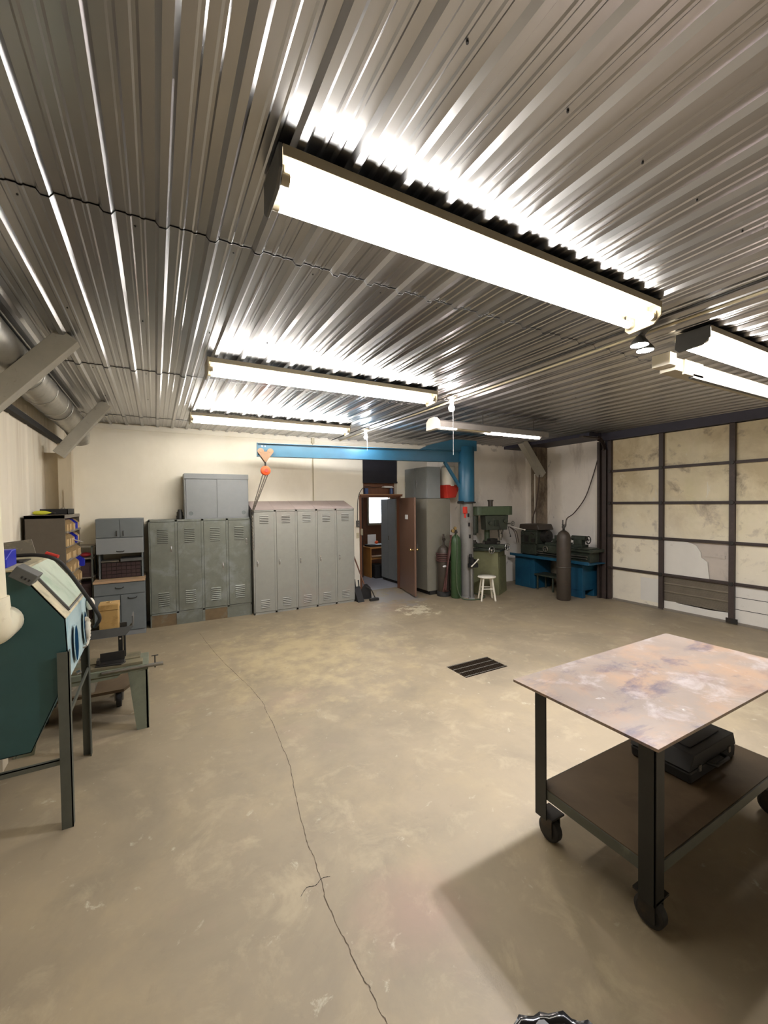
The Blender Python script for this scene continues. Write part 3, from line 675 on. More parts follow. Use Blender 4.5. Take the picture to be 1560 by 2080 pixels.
tag(q.build('small_drawer','mstack',r), kind='stuff')
tag(MB().box((-.70,7.10,1.042),(-.48,7.35,1.056)).build('shelf_tray','sheet',org=(-.6,7.2,1.042),bevel=.002),'thin pale tray lying on the dark parts organiser','tray')
tag(MB().box((-.46,7.06,1.042),(-.18,7.35,1.085)).build('flat_case','dark_end',org=(-.3,7.2,1.042),bevel=.003),'flat dark case lying at the right end of the parts organiser','case')
# narrow rack of crates left of the base cabinet
r = thing('open_rack','dark slotted rack behind the parts cabinet, left of the grey base cabinet','rack',(-.95,7.2,0))
q = MB()
for x in (-1.08,-.80):
    for y in (7.0,7.46): q.box((x,y,0),(x+.02,y+.02,1.30))
each(q,'upright','legsteel',r)
for z in (.25,.55,.85,1.12,1.28): MB().box((-1.08,7.0,z),(-.78,7.48,z+.012)).build('shelf','bincab_e',r)
for k,(z,lab) in enumerate(((.262,'dark crate on the lowest visible shelf of the rack'),(.562,'dark crate on the middle shelf of the rack'),(.862,'dark maroon crate directly below the rounded red bundle'))):
    tag(MB().box((-1.05,7.03,z),(-.81,7.4,z+.20)).box((-1.04,7.02,z+.05),(-.83,7.03,z+.15)).build('storage_crate','mstack',org=(-.93,7.2,z),bevel=.006),lab,'crate','crates on the rack')
tag(MB().sphere((-.88,7.15,1.165),.055,14,(1.2,1,.6)).build('red_bundle','pink',org=(-.88,7.15,1.13)),'rounded red bundle lying on the rack left of the upper cabinet','bundle')

# ================================================================== PARTS CABINET WITH BINS
px0,px1,py0,py1,pzt = -1.12,-.80,5.18,6.08,1.765
r = thing('parts_cabinet','dark taupe open fronted cabinet with rows of tan parts bins','cabinet',((px0+px1)/2,(py0+py1)/2,0))
q = MB(); q.box((px0,py0,0),(px1,py0+.012,pzt)).box((px0,py1-.012,0),(px1,py1,pzt)).box((px0,py0,0),(px0+.01,py1,pzt)); q.build('body','bincab',r,bevel=.002)
MB().box((px0,py0,pzt-.035),(px1+.004,py1,pzt)).build('top','bincab_e',r,bevel=.002)
zs = [pzt-.035-.148*k for k in range(1,12)]
for z in zs:
    q = MB(); q.box((px0+.01,py0+.012,z),(px1,py1-.012,z+.008)).box((px1-.004,py0+.012,z-.004),(px1+.012,py1-.012,z+.018)); q.build('shelf','bincab_e',r)
names = ['top','second','third','fourth','fifth','sixth','seventh','eighth']
def make_bin(m_, name):
    a = MB(); w_,d_,h_ = .088,.25,.120
    a.prism([(0,0),(d_,0),(d_,h_*.62),(d_-.05,h_),(0,h_)],'Y',0,.003).prism([(0,0),(d_,0),(d_,h_*.62),(d_-.05,h_),(0,h_)],'Y',w_-.003,w_)
    a.box((0,0,0),(d_,w_,.003)).box((d_-.003,0,0),(d_,w_,h_*.62)).box((0,0,0),(.003,w_,h_))
    a.box((.02,.006,.004),(d_-.02,w_-.006,.04)); return a.build(name, m_, org=(0,0,0))
tan, blu = make_bin('bin_tan','parts_bin'), make_bin('blue_bin','parts_bin'); first = {'t':True,'b':True}
pos = ['nearest the dark side panel','second from the dark side panel','third from the dark side panel','fourth from the dark side panel','fifth from the dark side panel','sixth from the dark side panel','seventh from the dark side panel','next to the far end','at the far end']
rb = random.Random(5)
for row in range(8):
    z = zs[row]+.009
    for k in range(9):
        bl = (row,k) in ((0,5),(0,6),(1,4),(1,5),(3,8)); src = blu if bl else tan; key = 'b' if bl else 't'
        if (row,k) == (0,2): continue
        o = src if first[key] else src.copy()
        if not first[key]: C.objects.link(o)
        first[key] = False
        o.location = (px1-.25+rb.uniform(-.004,.022)+(.04 if (row,k)==(3,8) else 0), py0+.018+k*.0965+rb.uniform(-.002,.002), z); o.rotation_euler = (0,0,rb.uniform(-.03,.03))
        tag(o, '%s parts bin in the %s row, %s' % ('blue' if bl else 'tan', names[row], pos[k]), 'bin', 'parts bins in the taupe cabinet')
tag(MB().beam((-.80,5.50,1.50),(-.72,5.58,1.46),.05,.003).build('paper_tag','paper',org=(-.8,5.5,1.5)),'loose pale card sticking out of the second row of bins','card')
r = thing('tool_tray','dark open tool tray on the far end of the parts cabinet','tray',(-.96,5.8,pzt))
q = MB(); q.box((-1.08,5.62,pzt),(-.84,6.02,pzt+.006)).box((-1.08,5.62,pzt),(-.84,5.63,pzt+.06)).box((-1.08,6.01,pzt),(-.84,6.02,pzt+.06)).box((-.846,5.62,pzt),(-.84,6.02,pzt+.06)).box((-1.08,5.62,pzt),(-1.074,6.02,pzt+.06)); q.build('tray','black',r)
q = MB(); q.cyl((-.93,5.7,pzt+.04),(-.93,5.95,pzt+.065),.014,n=8).box((-1.02,5.66,pzt+.01),(-.96,5.9,pzt+.05)); q.build('contents','steel',r)
r = thing('plastic_bottle','yellow green plastic bottle lying on the parts cabinet','bottle',(-1.0,5.33,pzt))
MB().lathe([(.008,0),(.02,.015),(.024,.06),(.020,.10),(.010,.13),(.006,.15)],(-1.08,5.33,pzt+.024),14,'X').build('bottle','yellow',r)
MB().cyl((-.93,5.33,pzt+.024),(-.90,5.33,pzt+.016),.012,n=10).build('cap','black',r)

# ================================================================== BLAST CABINET
BY0,BY1 = 2.955,3.72; bx1 = -.455; bx0 = -1.10
r = thing('blasting_cabinet','dark teal blasting cabinet with sloped window on angle iron legs','blasting cabinet',((bx0+bx1)/2,(BY0+BY1)/2,0))
prof = [(bx0,1.49),(-.665,1.49),(bx1-.012,1.205),(bx1,.88),(-.495,.80),(-.635,.475),(-.90,.475),(bx0,.80)]
MB().prism(prof,'Y',BY0,BY0+.012).build('side_panel','teal',r)
MB().prism(prof,'Y',BY1-.012,BY1).build('side_panel','teal',r)
def slab(q, a, b2, y0, y1, th):
    n_ = Vector((b2[1]-a[1],0,-(b2[0]-a[0]))).normalized()*th
    vs = [(a[0],y0,a[1]),(b2[0],y0,b2[1]),(b2[0],y1,b2[1]),(a[0],y1,a[1])]; q._add([Vector(v) for v in vs]+[Vector(v)-n_ for v in vs],[(0,1,2,3),(7,6,5,4),(0,4,5,1),(1,5,6,2),(2,6,7,3),(3,7,4,0)]); return q
slab(MB(),(bx0,1.495),(-.66,1.495),BY0,BY1,.01).build('top_plate','dust',r)
slab(MB(),(bx1-.01,1.207),(bx1+.002,.86),BY0,BY1,-.008).build('front_panel','teal_pale',r,label='pale blue front panel')
q = MB(); slab(q,(bx1,.88),(-.495,.80),BY0,BY1,-.004); slab(q,(-.495,.80),(-.635,.475),BY0,BY1,-.004); slab(q,(-.635,.475),(-.90,.475),BY0,BY1,-.004); slab(q,(-.90,.475),(bx0,.80),BY0,BY1,-.004); slab(q,(bx0,.80),(bx0,1.49),BY0,BY1,.004)
q.build('hopper','teal',r)
wa, wb = Vector((-.665,0,1.495)), Vector((bx1-.008,0,1.205))
def onw(t, y, off=0): 
    n_ = Vector((.82,0,.57)).normalized(); v = wa + (wb-wa)*t + n_*off; return Vector((v.x,y,v.z))
def wslab(q, t0,t1,y0,y1,o0,o1):
    vs = [onw(t,y,o) for o in (o0,o1) for t,y in ((t0,y0),(t1,y0),(t1,y1),(t0,y1))]
    return q._add(vs,[(3,2,1,0),(4,5,6,7),(0,1,5,4),(1,2,6,5),(2,3,7,6),(3,0,4,7)])
wslab(MB(),0,1,BY0,BY1,-.01,0).build('window_surround','dust',r)
q = MB(); wslab(q,.12,.93,BY0+.135,BY0+.15,0,.014); wslab(q,.92,.95,BY0+.135,BY1-.06,0,.012); q.build('window_frame','dark_end',r)
wslab(MB(),.02,.90,BY0+.155,BY1-.03,0,.006).build('window_pane','film',r,label='frosted greenish window covered by film')
q = MB(); M_ = Matrix.Translation(onw(.12,BY0-.02,.0)) @ Matrix.Rotation(R(36),4,'Y'); q.box((-.06,-.03,-.02),(.05,.10,.045),M=M_); q.build('switch_box','dark_end',r,bevel=.004)
q = MB()
for k in range(3): q.box((-.01+.018*k,-.034,0),(-.002+.018*k,-.03,.012),M=M_)
q.build('switch','black',r)
for yy in (3.13,3.50):
    q = MB(); n=28; q.lathe([(.0001,-.0),(.095,-.0)],(0,0,0),n,'X')
    for v in q.b.verts: v.co = Vector((bx1+.0125 - (v.co.z)*.035, yy+v.co.y*.75, 1.01+v.co.z*1.15))
    h = q.build('arm_hole','hole',r)
    t = MB().torus((0,0,0),.097,.003,'X',n)
    for v in t.b.verts: v.co = Vector((bx1+.012+v.co.x-(v.co.z)*.035, yy+v.co.y*.75, 1.01+v.co.z*1.15))
    t.build('hole_ring','teal_pale',r)
MB().tube(smooth([(bx1+.0,3.50,1.07),(bx1+.018,3.52,1.05),(bx1+.022,3.50,.98),(bx1+.02,3.52,.92),(bx1+.016,3.50,.88)]),[.012,.014,.018,.015,.02,.018,.022,.018,.024,.018,.02,.023,.018,.02,.016,.02,.017,.014,.017,.013,.012,.012,.009,.008,.006],12).build('rubber_glove','glove',r)
MB().sphere((bx1+.02,3.70,1.13),.035,12,(.8,.9,1.3)).build('sleeve_bag','glove',r)
for (lx,ly,top) in ((bx1+.004,BY0-.03,1.02),(bx1+.004,BY1+.02,1.16),(bx0,BY0-.03,1.0),(bx0,BY1+.02,1.0)):
    s_ = 1 if ly < 3.3 else -1; sx = -1 if lx > -.8 else 1
    q = MB(); q.box((min(lx,lx+sx*.055),min(ly,ly+s_*.006),0),(max(lx,lx+sx*.055),max(ly,ly+s_*.006),top)); q.box((min(lx,lx+sx*.006),min(ly,ly+s_*.05),0),(max(lx,lx+sx*.006),max(ly,ly+s_*.05),top)); q.build('leg','legsteel',r)
MB().box((bx0,BY0-.023,.375),(bx1-.052,BY0-.018,.405)).box((bx0,BY0-.023,.40),(bx1-.052,BY0,.405)).build('crossbar','legsteel',r)
MB().box((bx1-.01,BY0,.64),(bx1,BY1,.665)).build('crossbar','legsteel',r)
MB().box((bx0,BY0,.375),(bx0+.006,BY1,.405)).build('crossbar','legsteel',r)
q = MB()
for z in (.89,.80): q.cyl((bx1,3.45 if z>.85 else 3.2,z),(bx1+.02,3.45 if z>.85 else 3.2,z+.006),.012,n=10)
each(q,'clamp','chrome',r)
# white exhaust pipe in front of it
r = thing('white_pipe_elbow','stained white pipe ending in an elbow in front of the teal cabinet','pipe',(-.78,2.72,1.2))
pr_ = .085
pth = [(-.74,2.70,3.0),(-.74,2.70,1.36)]
MB().cyl((-.765,2.70,2.6),(-.735,2.70,1.38),pr_-.008,n=24).build('straight_pipe','pvc',r)
MB().cyl((-.737,2.70,1.40),(-.733,2.70,1.34),pr_+.004,n=24).build('collar','pvc',r)
MB().tube([(-.733,2.70,1.345)]+[(-.733+.0*k, 2.70+.10*(1-math.cos(a)), 1.33-.10*math.sin(a)) for k,a in enumerate([PI/2*i/8 for i in range(9)])]+[(-.733,2.86,1.23),(-.733,2.95,1.23)],pr_,24).build('elbow','pvc',r)
# things on and behind its top
q = MB(); q.prism([(-1.12,1.505),(-.72,1.515),(-.745,1.63),(-1.12,1.59)],'Y',3.62,3.63); tag(q.build('metal_sheet','sheet',org=(-.9,3.62,1.51)),'dull scuffed metal sheet standing on the teal blasting cabinet','metal sheet')
r = thing('blue_bin','bright blue plastic bin on the teal cabinet at the left frame edge','bin',(-.82,3.1,1.49))
q = MB(); q.prism([(3.05,1.505),(3.25,1.505),(3.25,1.60),(3.16,1.60),(3.05,1.56)],'X',-.86,-.74); q.build('bin','blue_bin',r,bevel=.006)
tag(MB().box((-1.1,3.3,1.497),(-.72,3.48,1.512)).box((-1.1,3.3,1.512),(-.74,3.31,1.522)).build('metal_bar','iron',org=(-.9,3.4,1.497),bevel=.002),'dark flat bar lying on the teal cabinet top behind the blue bin','bar')
hp = smooth([(-.92,3.40,1.54),(-.78,3.38,1.545),(-.66,3.34,1.545),(-.57,3.3,1.52),(-.52,3.32,1.46),(-.45,3.38,1.31),(-.385,3.45,1.15),(-.36,3.5,1.06),(-.40,3.6,.98)])
tag(MB().tube(hp,.012,10).build('air_hose','rubber',org=(-.9,3.4,1.5)),'thick dark hose draped over the window side of the blasting cabinet','hose')
tag(MB().cyl((-.615,3.33,1.555),(-.55,3.31,1.53),.012,n=10).build('hose_clip','red_p',org=(-.6,3.3,1.53)),'small red fitting clipped on the dark hose at the cabinet top','fitting')

# ================================================================== BAND SAW AND BOX
r = thing('band_saw_stand','grey green saw stand with splayed legs, worn bed and clamp screw','saw',(-.45,4.05,0))
q = MB(); q.prism([(-.225,.50),(-.088,.50),(-.082,0),(-.172,0)],'Y',3.93,3.942); q.prism([(3.93,.50),(4.22,.50),(4.26,0),(4.16,0),(4.12,.4),(3.99,.4),(3.96,0),(3.93,0)],'X',-.10,-.086); q.build('leg','saw',r)
q = MB(); q.prism([(-.95,.50),(-.74,.50),(-.83,0),(-.93,0)],'Y',3.93,3.942); q.prism([(3.93,.50),(4.22,.50),(4.26,0),(4.16,0),(4.12,.4),(3.99,.4),(3.96,0),(3.93,0)],'X',-.95,-.936); q.build('leg','saw',r)
MB().box((-.96,3.925,.49),(-.08,4.25,.535)).build('bed','saw',r,bevel=.004)
MB().box((-.96,3.95,.535),(-.12,4.05,.56)).box((-.50,4.06,.535),(-.14,4.22,.565)).build('bed_rail','sawbed',r,bevel=.003)
MB().prism([(-.96,.44),(-.30,.46),(-.27,.49),(-.96,.49)],'Y',3.94,4.2).build('chip_pan','saw',r)
MB().cyl((-.40,3.915,.525),(-.02,3.915,.525),.011,n=12).cyl((-.08,3.915,.525),(.03,3.915,.525),.016,n=12).build('clamp_screw','steel',r)
MB().cyl((-.03,3.915,.50),(-.03,3.915,.60),.005,n=8).cyl((-.055,3.915,.60),(-.005,3.915,.60),.004,n=8).build('crank_pin','iron',r)
q = MB(); q.box((-.42,3.98,.565),(-.25,4.05,.575)).box((-.42,4.04,.575),(-.25,4.05,.645)).box((-.44,3.98,.575),(-.42,4.05,.61)).prism([(-.45,3.97),(-.27,3.94),(-.24,3.99),(-.25,4.05),(-.45,4.05)],'Z',.560,.568); q.build('vise_jaw','iron',r,bevel=.002)
q = MB(); q.box((-.30,4.13,.55),(-.27,4.19,.80)).box((-.262,4.13,.55),(-.247,4.19,.79)); q.build('arm_post','tableleg',r,bevel=.002)
q = MB(); q.box((-.52,4.06,.765),(-.24,4.24,.775)).box((-.52,4.06,.775),(-.24,4.066,.835)).box((-.52,4.234,.775),(-.24,4.24,.835)); q.prism([(-.24,.765),(-.185,.83),(-.185,.84),(-.24,.835)],'Y',4.06,4.066).prism([(-.24,.765),(-.185,.83),(-.185,.92),(-.195,.92),(-.195,.835),(-.24,.78)],'Y',4.066,4.22); q.build('arm_trough','dark_end',r)
q = MB()
for z in (.765,.725): q.cyl((-.285,4.129,z),(-.285,4.122,z),.008,n=8)
each(q,'bolt','chrome',r)
r = thing('tan_metal_box','tan lidded metal box with a ring pull standing on the saw','box',(-.355,4.15,.79))
MB().box((-.425,4.075,.79),(-.290,4.225,.985)).build('body','tanbox',r,bevel=.006)
MB().box((-.429,4.070,.985),(-.286,4.230,1.035)).build('lid','tanbox',r,bevel=.006)
MB().torus((-.36,4.15,1.04),.018,.003,'Z',16,6).build('ring_pull','brass',r)
r = thing('wheeled_dolly','low brown dolly on casters behind the saw legs','dolly',(-.5,4.6,0))
MB().prism([(-.98,4.32),(-.28,4.30),(-.22,4.42),(-.24,4.80),(-.98,4.84)],'Z',.20,.225).build('deck','tableshelf',r)
for x,y in ((-.33,4.5),(-.86,4.45),(-.33,4.75),(-.86,4.78)):
    c_ = MB().cyl((x-.02,y,.075),(x+.02,y,.075),.075,n=20).build('caster_wheel','rubber',r); MB().box((x-.035,y-.03,.06),(x-.026,y+.03,.20)).box((x+.026,y-.03,.06),(x+.035,y+.03,.20)).build('caster_fork','steel',r)
tag(MB().prism([(4.35,.225),(4.6,.225),(4.62,.33),(4.45,.27)],'X',-.75,-.5).build('scrap_bracket','sheet',org=(-.6,4.4,.225)),'bent dull metal scrap lying on the low dolly','scrap metal')

# ================================================================== FLOOR DRAIN
r = thing('floor_drain_grate','rusty rectangular drain grate set into the concrete floor','grate',((gx0+gx1)/2,(gy0+gy1)/2,0))
for k in range(25):
    x = gx0+.012+k*(gx1-gx0-.024)/24; MB().box((x-.003,gy0+.004,-.022),(x+.003,gy1-.004,.003)).build('grate_bar','grate',r)
for k in range(4):
    y = gy0+.02+k*(gy1-gy0-.04)/3; MB().cyl((gx0,y,.003),(gx1,y,.003),.004,n=8).build('cross_rod','steel',r)

# ================================================================== WORK TABLE
TX0,TX1,TY0,TY1,TZ = 1.705,3.26,.875,1.625,.87
r = thing('steel_work_table','heavy mottled steel topped work table on casters','table',((TX0+TX1)/2,(TY0+TY1)/2,0))
MB().box((TX0,TY0,TZ-.014),(TX1,TY1,TZ)).build('tabletop','tabletop',r,bevel=.0015)
LX0,LX1,LY0,LY1 = 1.79,3.18,.93,1.55; lw = .07
for x in (LX0,LX1):
    for y in (LY0,LY1):
        sx = 1 if x==LX0 else -1; sy = 1 if y==LY0 else -1
        q = MB()
        q.box((min(x,x+sx*lw),min(y,y+sy*.007),.14),(max(x,x+sx*lw),max(y,y+sy*.007),TZ-.014)); q.box((min(x,x+sx*.007),min(y,y+sy*lw),.14),(max(x,x+sx*.007),max(y,y+sy*lw),TZ-.014))
        q.build('leg','tableleg',r,bevel=.001)
        q = MB(); cx_,cy_ = x+sx*.06, y+sy*.05
        q.box((cx_-.05,cy_-.05,.145),(cx_+.05,cy_+.05,.155)); q.build('caster_plate','iron',r)
        q = MB(); q.box((cx_-.036,cy_-.035,.04),(cx_-.028,cy_+.035,.145)).box((cx_+.028,cy_-.035,.04),(cx_+.036,cy_+.035,.145)).cyl((cx_,cy_,.125),(cx_,cy_,.15),.03,n=14); q.build('caster_fork','iron',r)
        MB().lathe([(.05,-.024),(.063,-.018),(.063,.018),(.05,.024)],(cx_,cy_,.063),22,'X').build('caster_wheel','rubber',r,bevel=.002)
q = MB(); zf = .30; LX0 += .009; LX1 -= .009; LY0 += .009; LY1 -= .009
q.box((LX0,LY0-.0,zf-.05),(LX1,LY0+.006,zf)).box((LX0,LY1-.006,zf-.05),(LX1,LY1,zf)).box((LX0,LY0,zf-.05),(LX0+.006,LY1,zf)).box((LX1-.006,LY0,zf-.05),(LX1,LY1,zf)); q.build('shelf_frame','legsteel',r)
MB().box((LX0+.008,LY0+.008,zf-.004),(LX1-.008,LY1-.008,zf+.003)).build('lower_shelf','tableshelf',r)
q = MB(); q.box((LX0,LY0,TZ-.054),(LX1,LY0+.006,TZ-.014)).box((LX0,LY1-.006,TZ-.054),(LX1,LY1,TZ-.014)); q.build('top_rail','tableleg',r)
r = thing('black_tool_case','black moulded tool case lying on the lower shelf of the steel table','case',(2.75,1.25,.303))
q = MB(); q.prism([(2.50,.303),(3.02,.303),(3.03,.37),(2.49,.37)],'Y',1.12,1.44); q.build('case_bottom','black',r,bevel=.012)
q = MB(); q.prism([(2.49,.374),(3.03,.374),(3.0,.45),(2.54,.45)],'Y',1.12,1.44); q.box((2.60,1.17,.45),(2.94,1.39,.458)); q.build('case_lid','black',r,bevel=.012)
q = MB(); q.tube([(2.68,1.12,.37),(2.69,1.08,.372),(2.83,1.08,.372),(2.84,1.12,.37)],.010,8); q.build('handle','black',r)
q = MB(); q.box((2.575,1.112,.355),(2.60,1.12,.39)).box((2.92,1.112,.355),(2.945,1.12,.39)); each(q,'latch','chrome',r)
# trash can rim at the very bottom of the frame
r = thing('trash_can','black bin liner over a round trash can at the bottom edge','trash can',(.705,.485,0))
tc_ = (.705,.485)
MB().lathe([(.16,0),(.165,.02),(.20,.58),(.20,.60)],(tc_[0],tc_[1],0),36).build('can','dark_end',r)
q = MB(); n=72; rr2 = random.Random(2)
rings = []
for h_,r0 in ((.50,.203),(.56,.208),(.59,.214),(.607,.208),(.60,.19),(.54,.18)):
    rings += [(tc_[0]+math.cos(2*PI*k/n)*(r0+.005*math.sin(k*2.1+h_*30)+rr2.uniform(-.002,.002)), tc_[1]+math.sin(2*PI*k/n)*(r0+.005*math.sin(k*2.1+h_*30)), h_+.004*math.sin(k*1.3)) for k in range(n)]
q._add(rings,[(i*n+k,i*n+(k+1)%n,(i+1)*n+(k+1)%n,(i+1)*n+k) for i in range(5) for k in range(n)],True)
q.build('bin_liner',mat('black bin liner',srgb(20,20,20),.18,0,.1,5),r,solid=.002)

# ================================================================== DOORWAY ITEMS
tag(MB().box((3.70,7.528,2.262),(4.505,7.548,2.74)).box((3.69,7.515,2.262),(4.51,7.528,2.30)).build('blackout_cloth','curtain',org=(4.1,7.54,2.26),bevel=.004),'black fabric panel hung over the doorway under the blue boom','panel')
r = thing('transom_shelf','brown wooden shelf with pale edge over the doorway','shelf',(4.1,7.55,2.0))
MB().box((3.63,7.50,1.985),(4.62,7.66,2.02)).build('board','wood',r,bevel=.002)
MB().box((3.62,7.49,2.022),(4.62,7.66,2.035)).build('edge_strip','wood_l',r,bevel=.002)
MB().box((3.72,7.64,2.035),(4.50,7.66,2.26)).build('back_board','wood',r)
q = MB(); q.cyl((4.38,7.56,2.036),(4.38,7.56,2.15),.038,n=18); q.cyl((4.38,7.56,2.15),(4.38,7.56,2.165),.02,n=14); tag(q.build('blue_can','blue_can',org=(4.38,7.56,2.035),bevel=.003),'blue can on the shelf over the doorway','can')
tag(MB().box((3.75,7.53,2.036),(3.82,7.60,2.16)).build('dark_blue_box','blue_can',org=(3.78,7.56,2.035),bevel=.004),'dark blue box at the left end of the doorway shelf','box')
tag(MB().box((4.18,7.53,2.17),(4.42,7.63,2.18)).box((4.20,7.54,2.185),(4.40,7.63,2.205)).build('paper_pad','paper',org=(4.3,7.58,2.17)),'white papers lying over the blue can above the doorway','papers')
tag(MB().tube(smooth([(4.15,7.58,2.19),(3.95,7.56,2.17),(3.80,7.55,2.20),(3.68,7.535,2.14),(3.60,7.535,2.0),(3.575,7.535,1.8),(3.57,7.535,1.5)]),.006,6).build('power_cord','rubber',org=(3.57,7.53,1.5)),'grey cord curving down from the doorway shelf to the outlet box','cord')
r = thing('outlet_box','grey outlet box on the wall between lockers and doorway','outlet',(3.575,7.54,1.4)); MB().box((3.54,7.51,1.37),(3.61,7.548,1.50)).build('box','dark_end',r,bevel=.004); MB().cyl((3.575,7.508,1.46),(3.575,7.512,1.46),.014,n=10).cyl((3.575,7.508,1.41),(3.575,7.512,1.41),.014,n=10).build('socket','steel',r)
tag(MB().box((3.545,7.54,1.14),(3.605,7.549,1.25)).box((3.57,7.53,1.185),(3.58,7.54,1.205)).build('light_switch','cream',org=(3.575,7.54,1.2),bevel=.002),'cream light switch plate below the outlet box','switch')
tag(MB().box((3.625,7.49,1.20),(3.665,7.53,1.33)).build('door_strike_box','paint_white',org=(3.645,7.51,1.2),bevel=.003),'small white box on the left door frame','box')
r = thing('long_shovel','long handled shovel leaning beside the taupe lockers','shovel',(3.50,7.05,0))
MB().cyl((3.50,7.10,.25),(3.33,7.49,1.12),.014,n=10).build('handle','wood',r)
q = MB(); q.prism([(3.42,.02),(3.62,.0),(3.60,.22),(3.52,.30),(3.47,.30),(3.40,.20)],'Y',7.05,7.062); q.build('blade','black',r)
r = thing('dust_pan','black dust pan and brush on the floor at the locker end','dust pan',(3.42,6.95,0))
q = MB(); q.prism([(6.90,0),(7.12,0),(7.14,.22),(7.10,.26)],'X',3.265,3.392); q.build('pan','black',r)
MB().cyl((3.30,7.08,.2),(3.295,7.12,.40),.012,n=8).cyl((3.37,7.08,.2),(3.37,7.12,.38),.012,n=8).build('handle','black',r)
MB().tube(smooth([(3.48,7.0,.26),(3.56,6.95,.2),(3.62,6.92,.06),(3.66,6.9,.02)]),.010,8).box((3.50,6.86,0),(3.68,6.93,.05)).build('brush','rubber',r,bevel=.004)
# inside the far room
r = thing('writing_desk','oak desk with an open shelf seen through the doorway','desk',(4.9,9.2,0))
q = MB(); q.box((4.62,9.02,0),(4.64,9.6,.72)).box((5.6,9.02,0),(5.62,9.6,.72)); each(q,'side_panel','desk',r)
MB().box((4.60,9.0,.72),(5.64,9.62,.75)).build('desktop','desk',r,bevel=.003); MB().box((4.64,9.05,.45),(5.6,9.6,.47)).build('shelf','desk',r)
tag(MB().box((4.68,8.90,0),(4.96,9.25,.32)).build('black_crate','black',org=(4.82,9.08,0),bevel=.01),'black box on the floor under the oak desk','box')
tag(MB().box((4.66,9.1,.75),(5.1,9.45,.80)).build('desk_machine','black',org=(4.88,9.27,.75),bevel=.008),'low black machine lying on the oak desk','machine')
q = MB(); q.box((4.68,9.30,.81),(4.92,9.305,1.05)); tag(q.build('paper_sheet','paper',org=(4.8,9.3,.8)),'white sheet of paper propped on the oak desk','paper')
tag(MB().sphere((4.86,9.16,.86),.05,12,(1,.6,.8)).build('orange_tape_roll','orange',org=(4.86,9.16,.8)),'orange roll on the black desk machine','roll')
r = thing('wardrobe_cabinet','light grey steel cabinet just inside the far room behind the door','cabinet',(5.0,8.4,0))
MB().box((4.78,8.05,.06),(5.30,8.75,1.94)).build('body','upper',r,bevel=.003); MB().box((4.80,8.07,0),(5.28,8.73,.06)).build('plinth','slit',r)
d_ = MB().box((4.768,8.06,.07),(4.78,8.40,1.93)).build('cabinet_door','upper',r,bevel=.002); MB().box((4.752,8.36,.98),(4.768,8.38,1.08)).build('handle','chrome',d_)
MB().box((4.768,8.41,.07),(4.78,8.74,1.93)).build('cabinet_door','upper',r,bevel=.002)

# ================================================================== TALL CABINETS RIGHT OF THE DOOR
def tall(label, y0, y1, x0, x1, z0, z1, mt, name='steel_cabinet', plinth=True, group=None):
    r = thing(name, label, 'cabinet', ((x0+x1)/2,(y0+y1)/2,z0), group); zz = z0+(.08 if plinth else 0)
    MB().box((x0+.012,y0,zz),(x1,y1,z1)).build('body',mt,r,bevel=.003)
    if plinth: MB().box((x0+.06,y0+.01,z0),(x1-.01,y1-.01,zz)).build('plinth','slit',r)
    d_ = MB().box((x0,y0+.012,zz+.012),(x0+.012,y1-.012,z1-.012)).build('cabinet_door',mt,r,bevel=.002)
    MB().box((x0-.018,y1-.06,(z0+z1)/2-.05),(x0,y1-.045,(z0+z1)/2+.05)).build('handle','chrome',d_)
tall('tall grey steel cabinet nearest the gas cylinders, its side facing the room',6.705,7.12,4.70,5.27,0,1.925,'tall',group='tall grey cabinets')
tall('tall grey steel cabinet half hidden behind the open brown door',7.125,7.54,4.70,5.27,0,1.925,'tall',group='tall grey cabinets')
tall('upper steel cabinet stacked on the near tall cabinet',6.71,7.12,4.70,5.03,1.93,2.56,'upper','stacked_cabinet',False,'stacked upper cabinets')
tall('upper steel cabinet stacked farther back against the back wall',7.125,7.54,4.70,5.03,1.93,2.56,'upper','stacked_cabinet',False,'stacked upper cabinets')
r = thing('white_red_container','white round container with an angular red base on the tall cabinet','container',(5.17,6.87,1.93))
MB().lathe([(.14,2.18),(.148,2.22),(.148,2.54),(.135,2.58),(.05,2.59)],(5.275,6.765,0),24).build('white_body','white_p',r)
MB().prism([(5.12,2.20),(5.45,2.20),(5.46,2.16),(5.36,1.945),(5.15,1.932)],'Y',6.63,6.90).build('red_base','red_p',r,bevel=.006)

# ================================================================== JIB CRANE
cx,cy = 5.315,6.25
r = thing('jib_crane','blue jib crane with long boom on a grey floor column','crane',(cx,cy,0))
MB().lathe([(.128,.02),(.128,1.84)],(cx,cy,0),32).build('floor_column','greypipe',r,label='grey lower column with rust streaks')
MB().lathe([(.148,0),(.148,.02),(.13,.021)],(cx,cy,0),32).build('base_plate','greypipe',r)
MB().lathe([(.155,1.83),(.155,2.90),(.14,2.92)],(cx,cy,0),32).build('rotating_mast','blue',r)
B0, B1 = Vector((5.46,6.235,0)), Vector((1.445,6.80,0)); bd = (B1-B0).normalized(); bn = Vector((-bd.y,bd.x,0))
def bp_(t,s_,z): return B0+bd*t+bn*s_+Vector((0,0,z))
BL = (B1-B0).length
q = MB(); zt_,zb_ = 2.835,2.62
q.beam(bp_(0,0,zt_-.005),bp_(BL,0,zt_-.005),.11,.010).beam(bp_(0,0,zb_+.005),bp_(BL,0,zb_+.005),.11,.010).beam(bp_(0,0,(zt_+zb_)/2),bp_(BL,0,(zt_+zb_)/2),.008,zt_-zb_-.02)
q.build('boom','blue',r)
q = MB(); q.beam(bp_(BL-.01,0,2.73),bp_(BL,0,2.73),.11,.22); q.build('end_stop','blue',r)
q = MB()
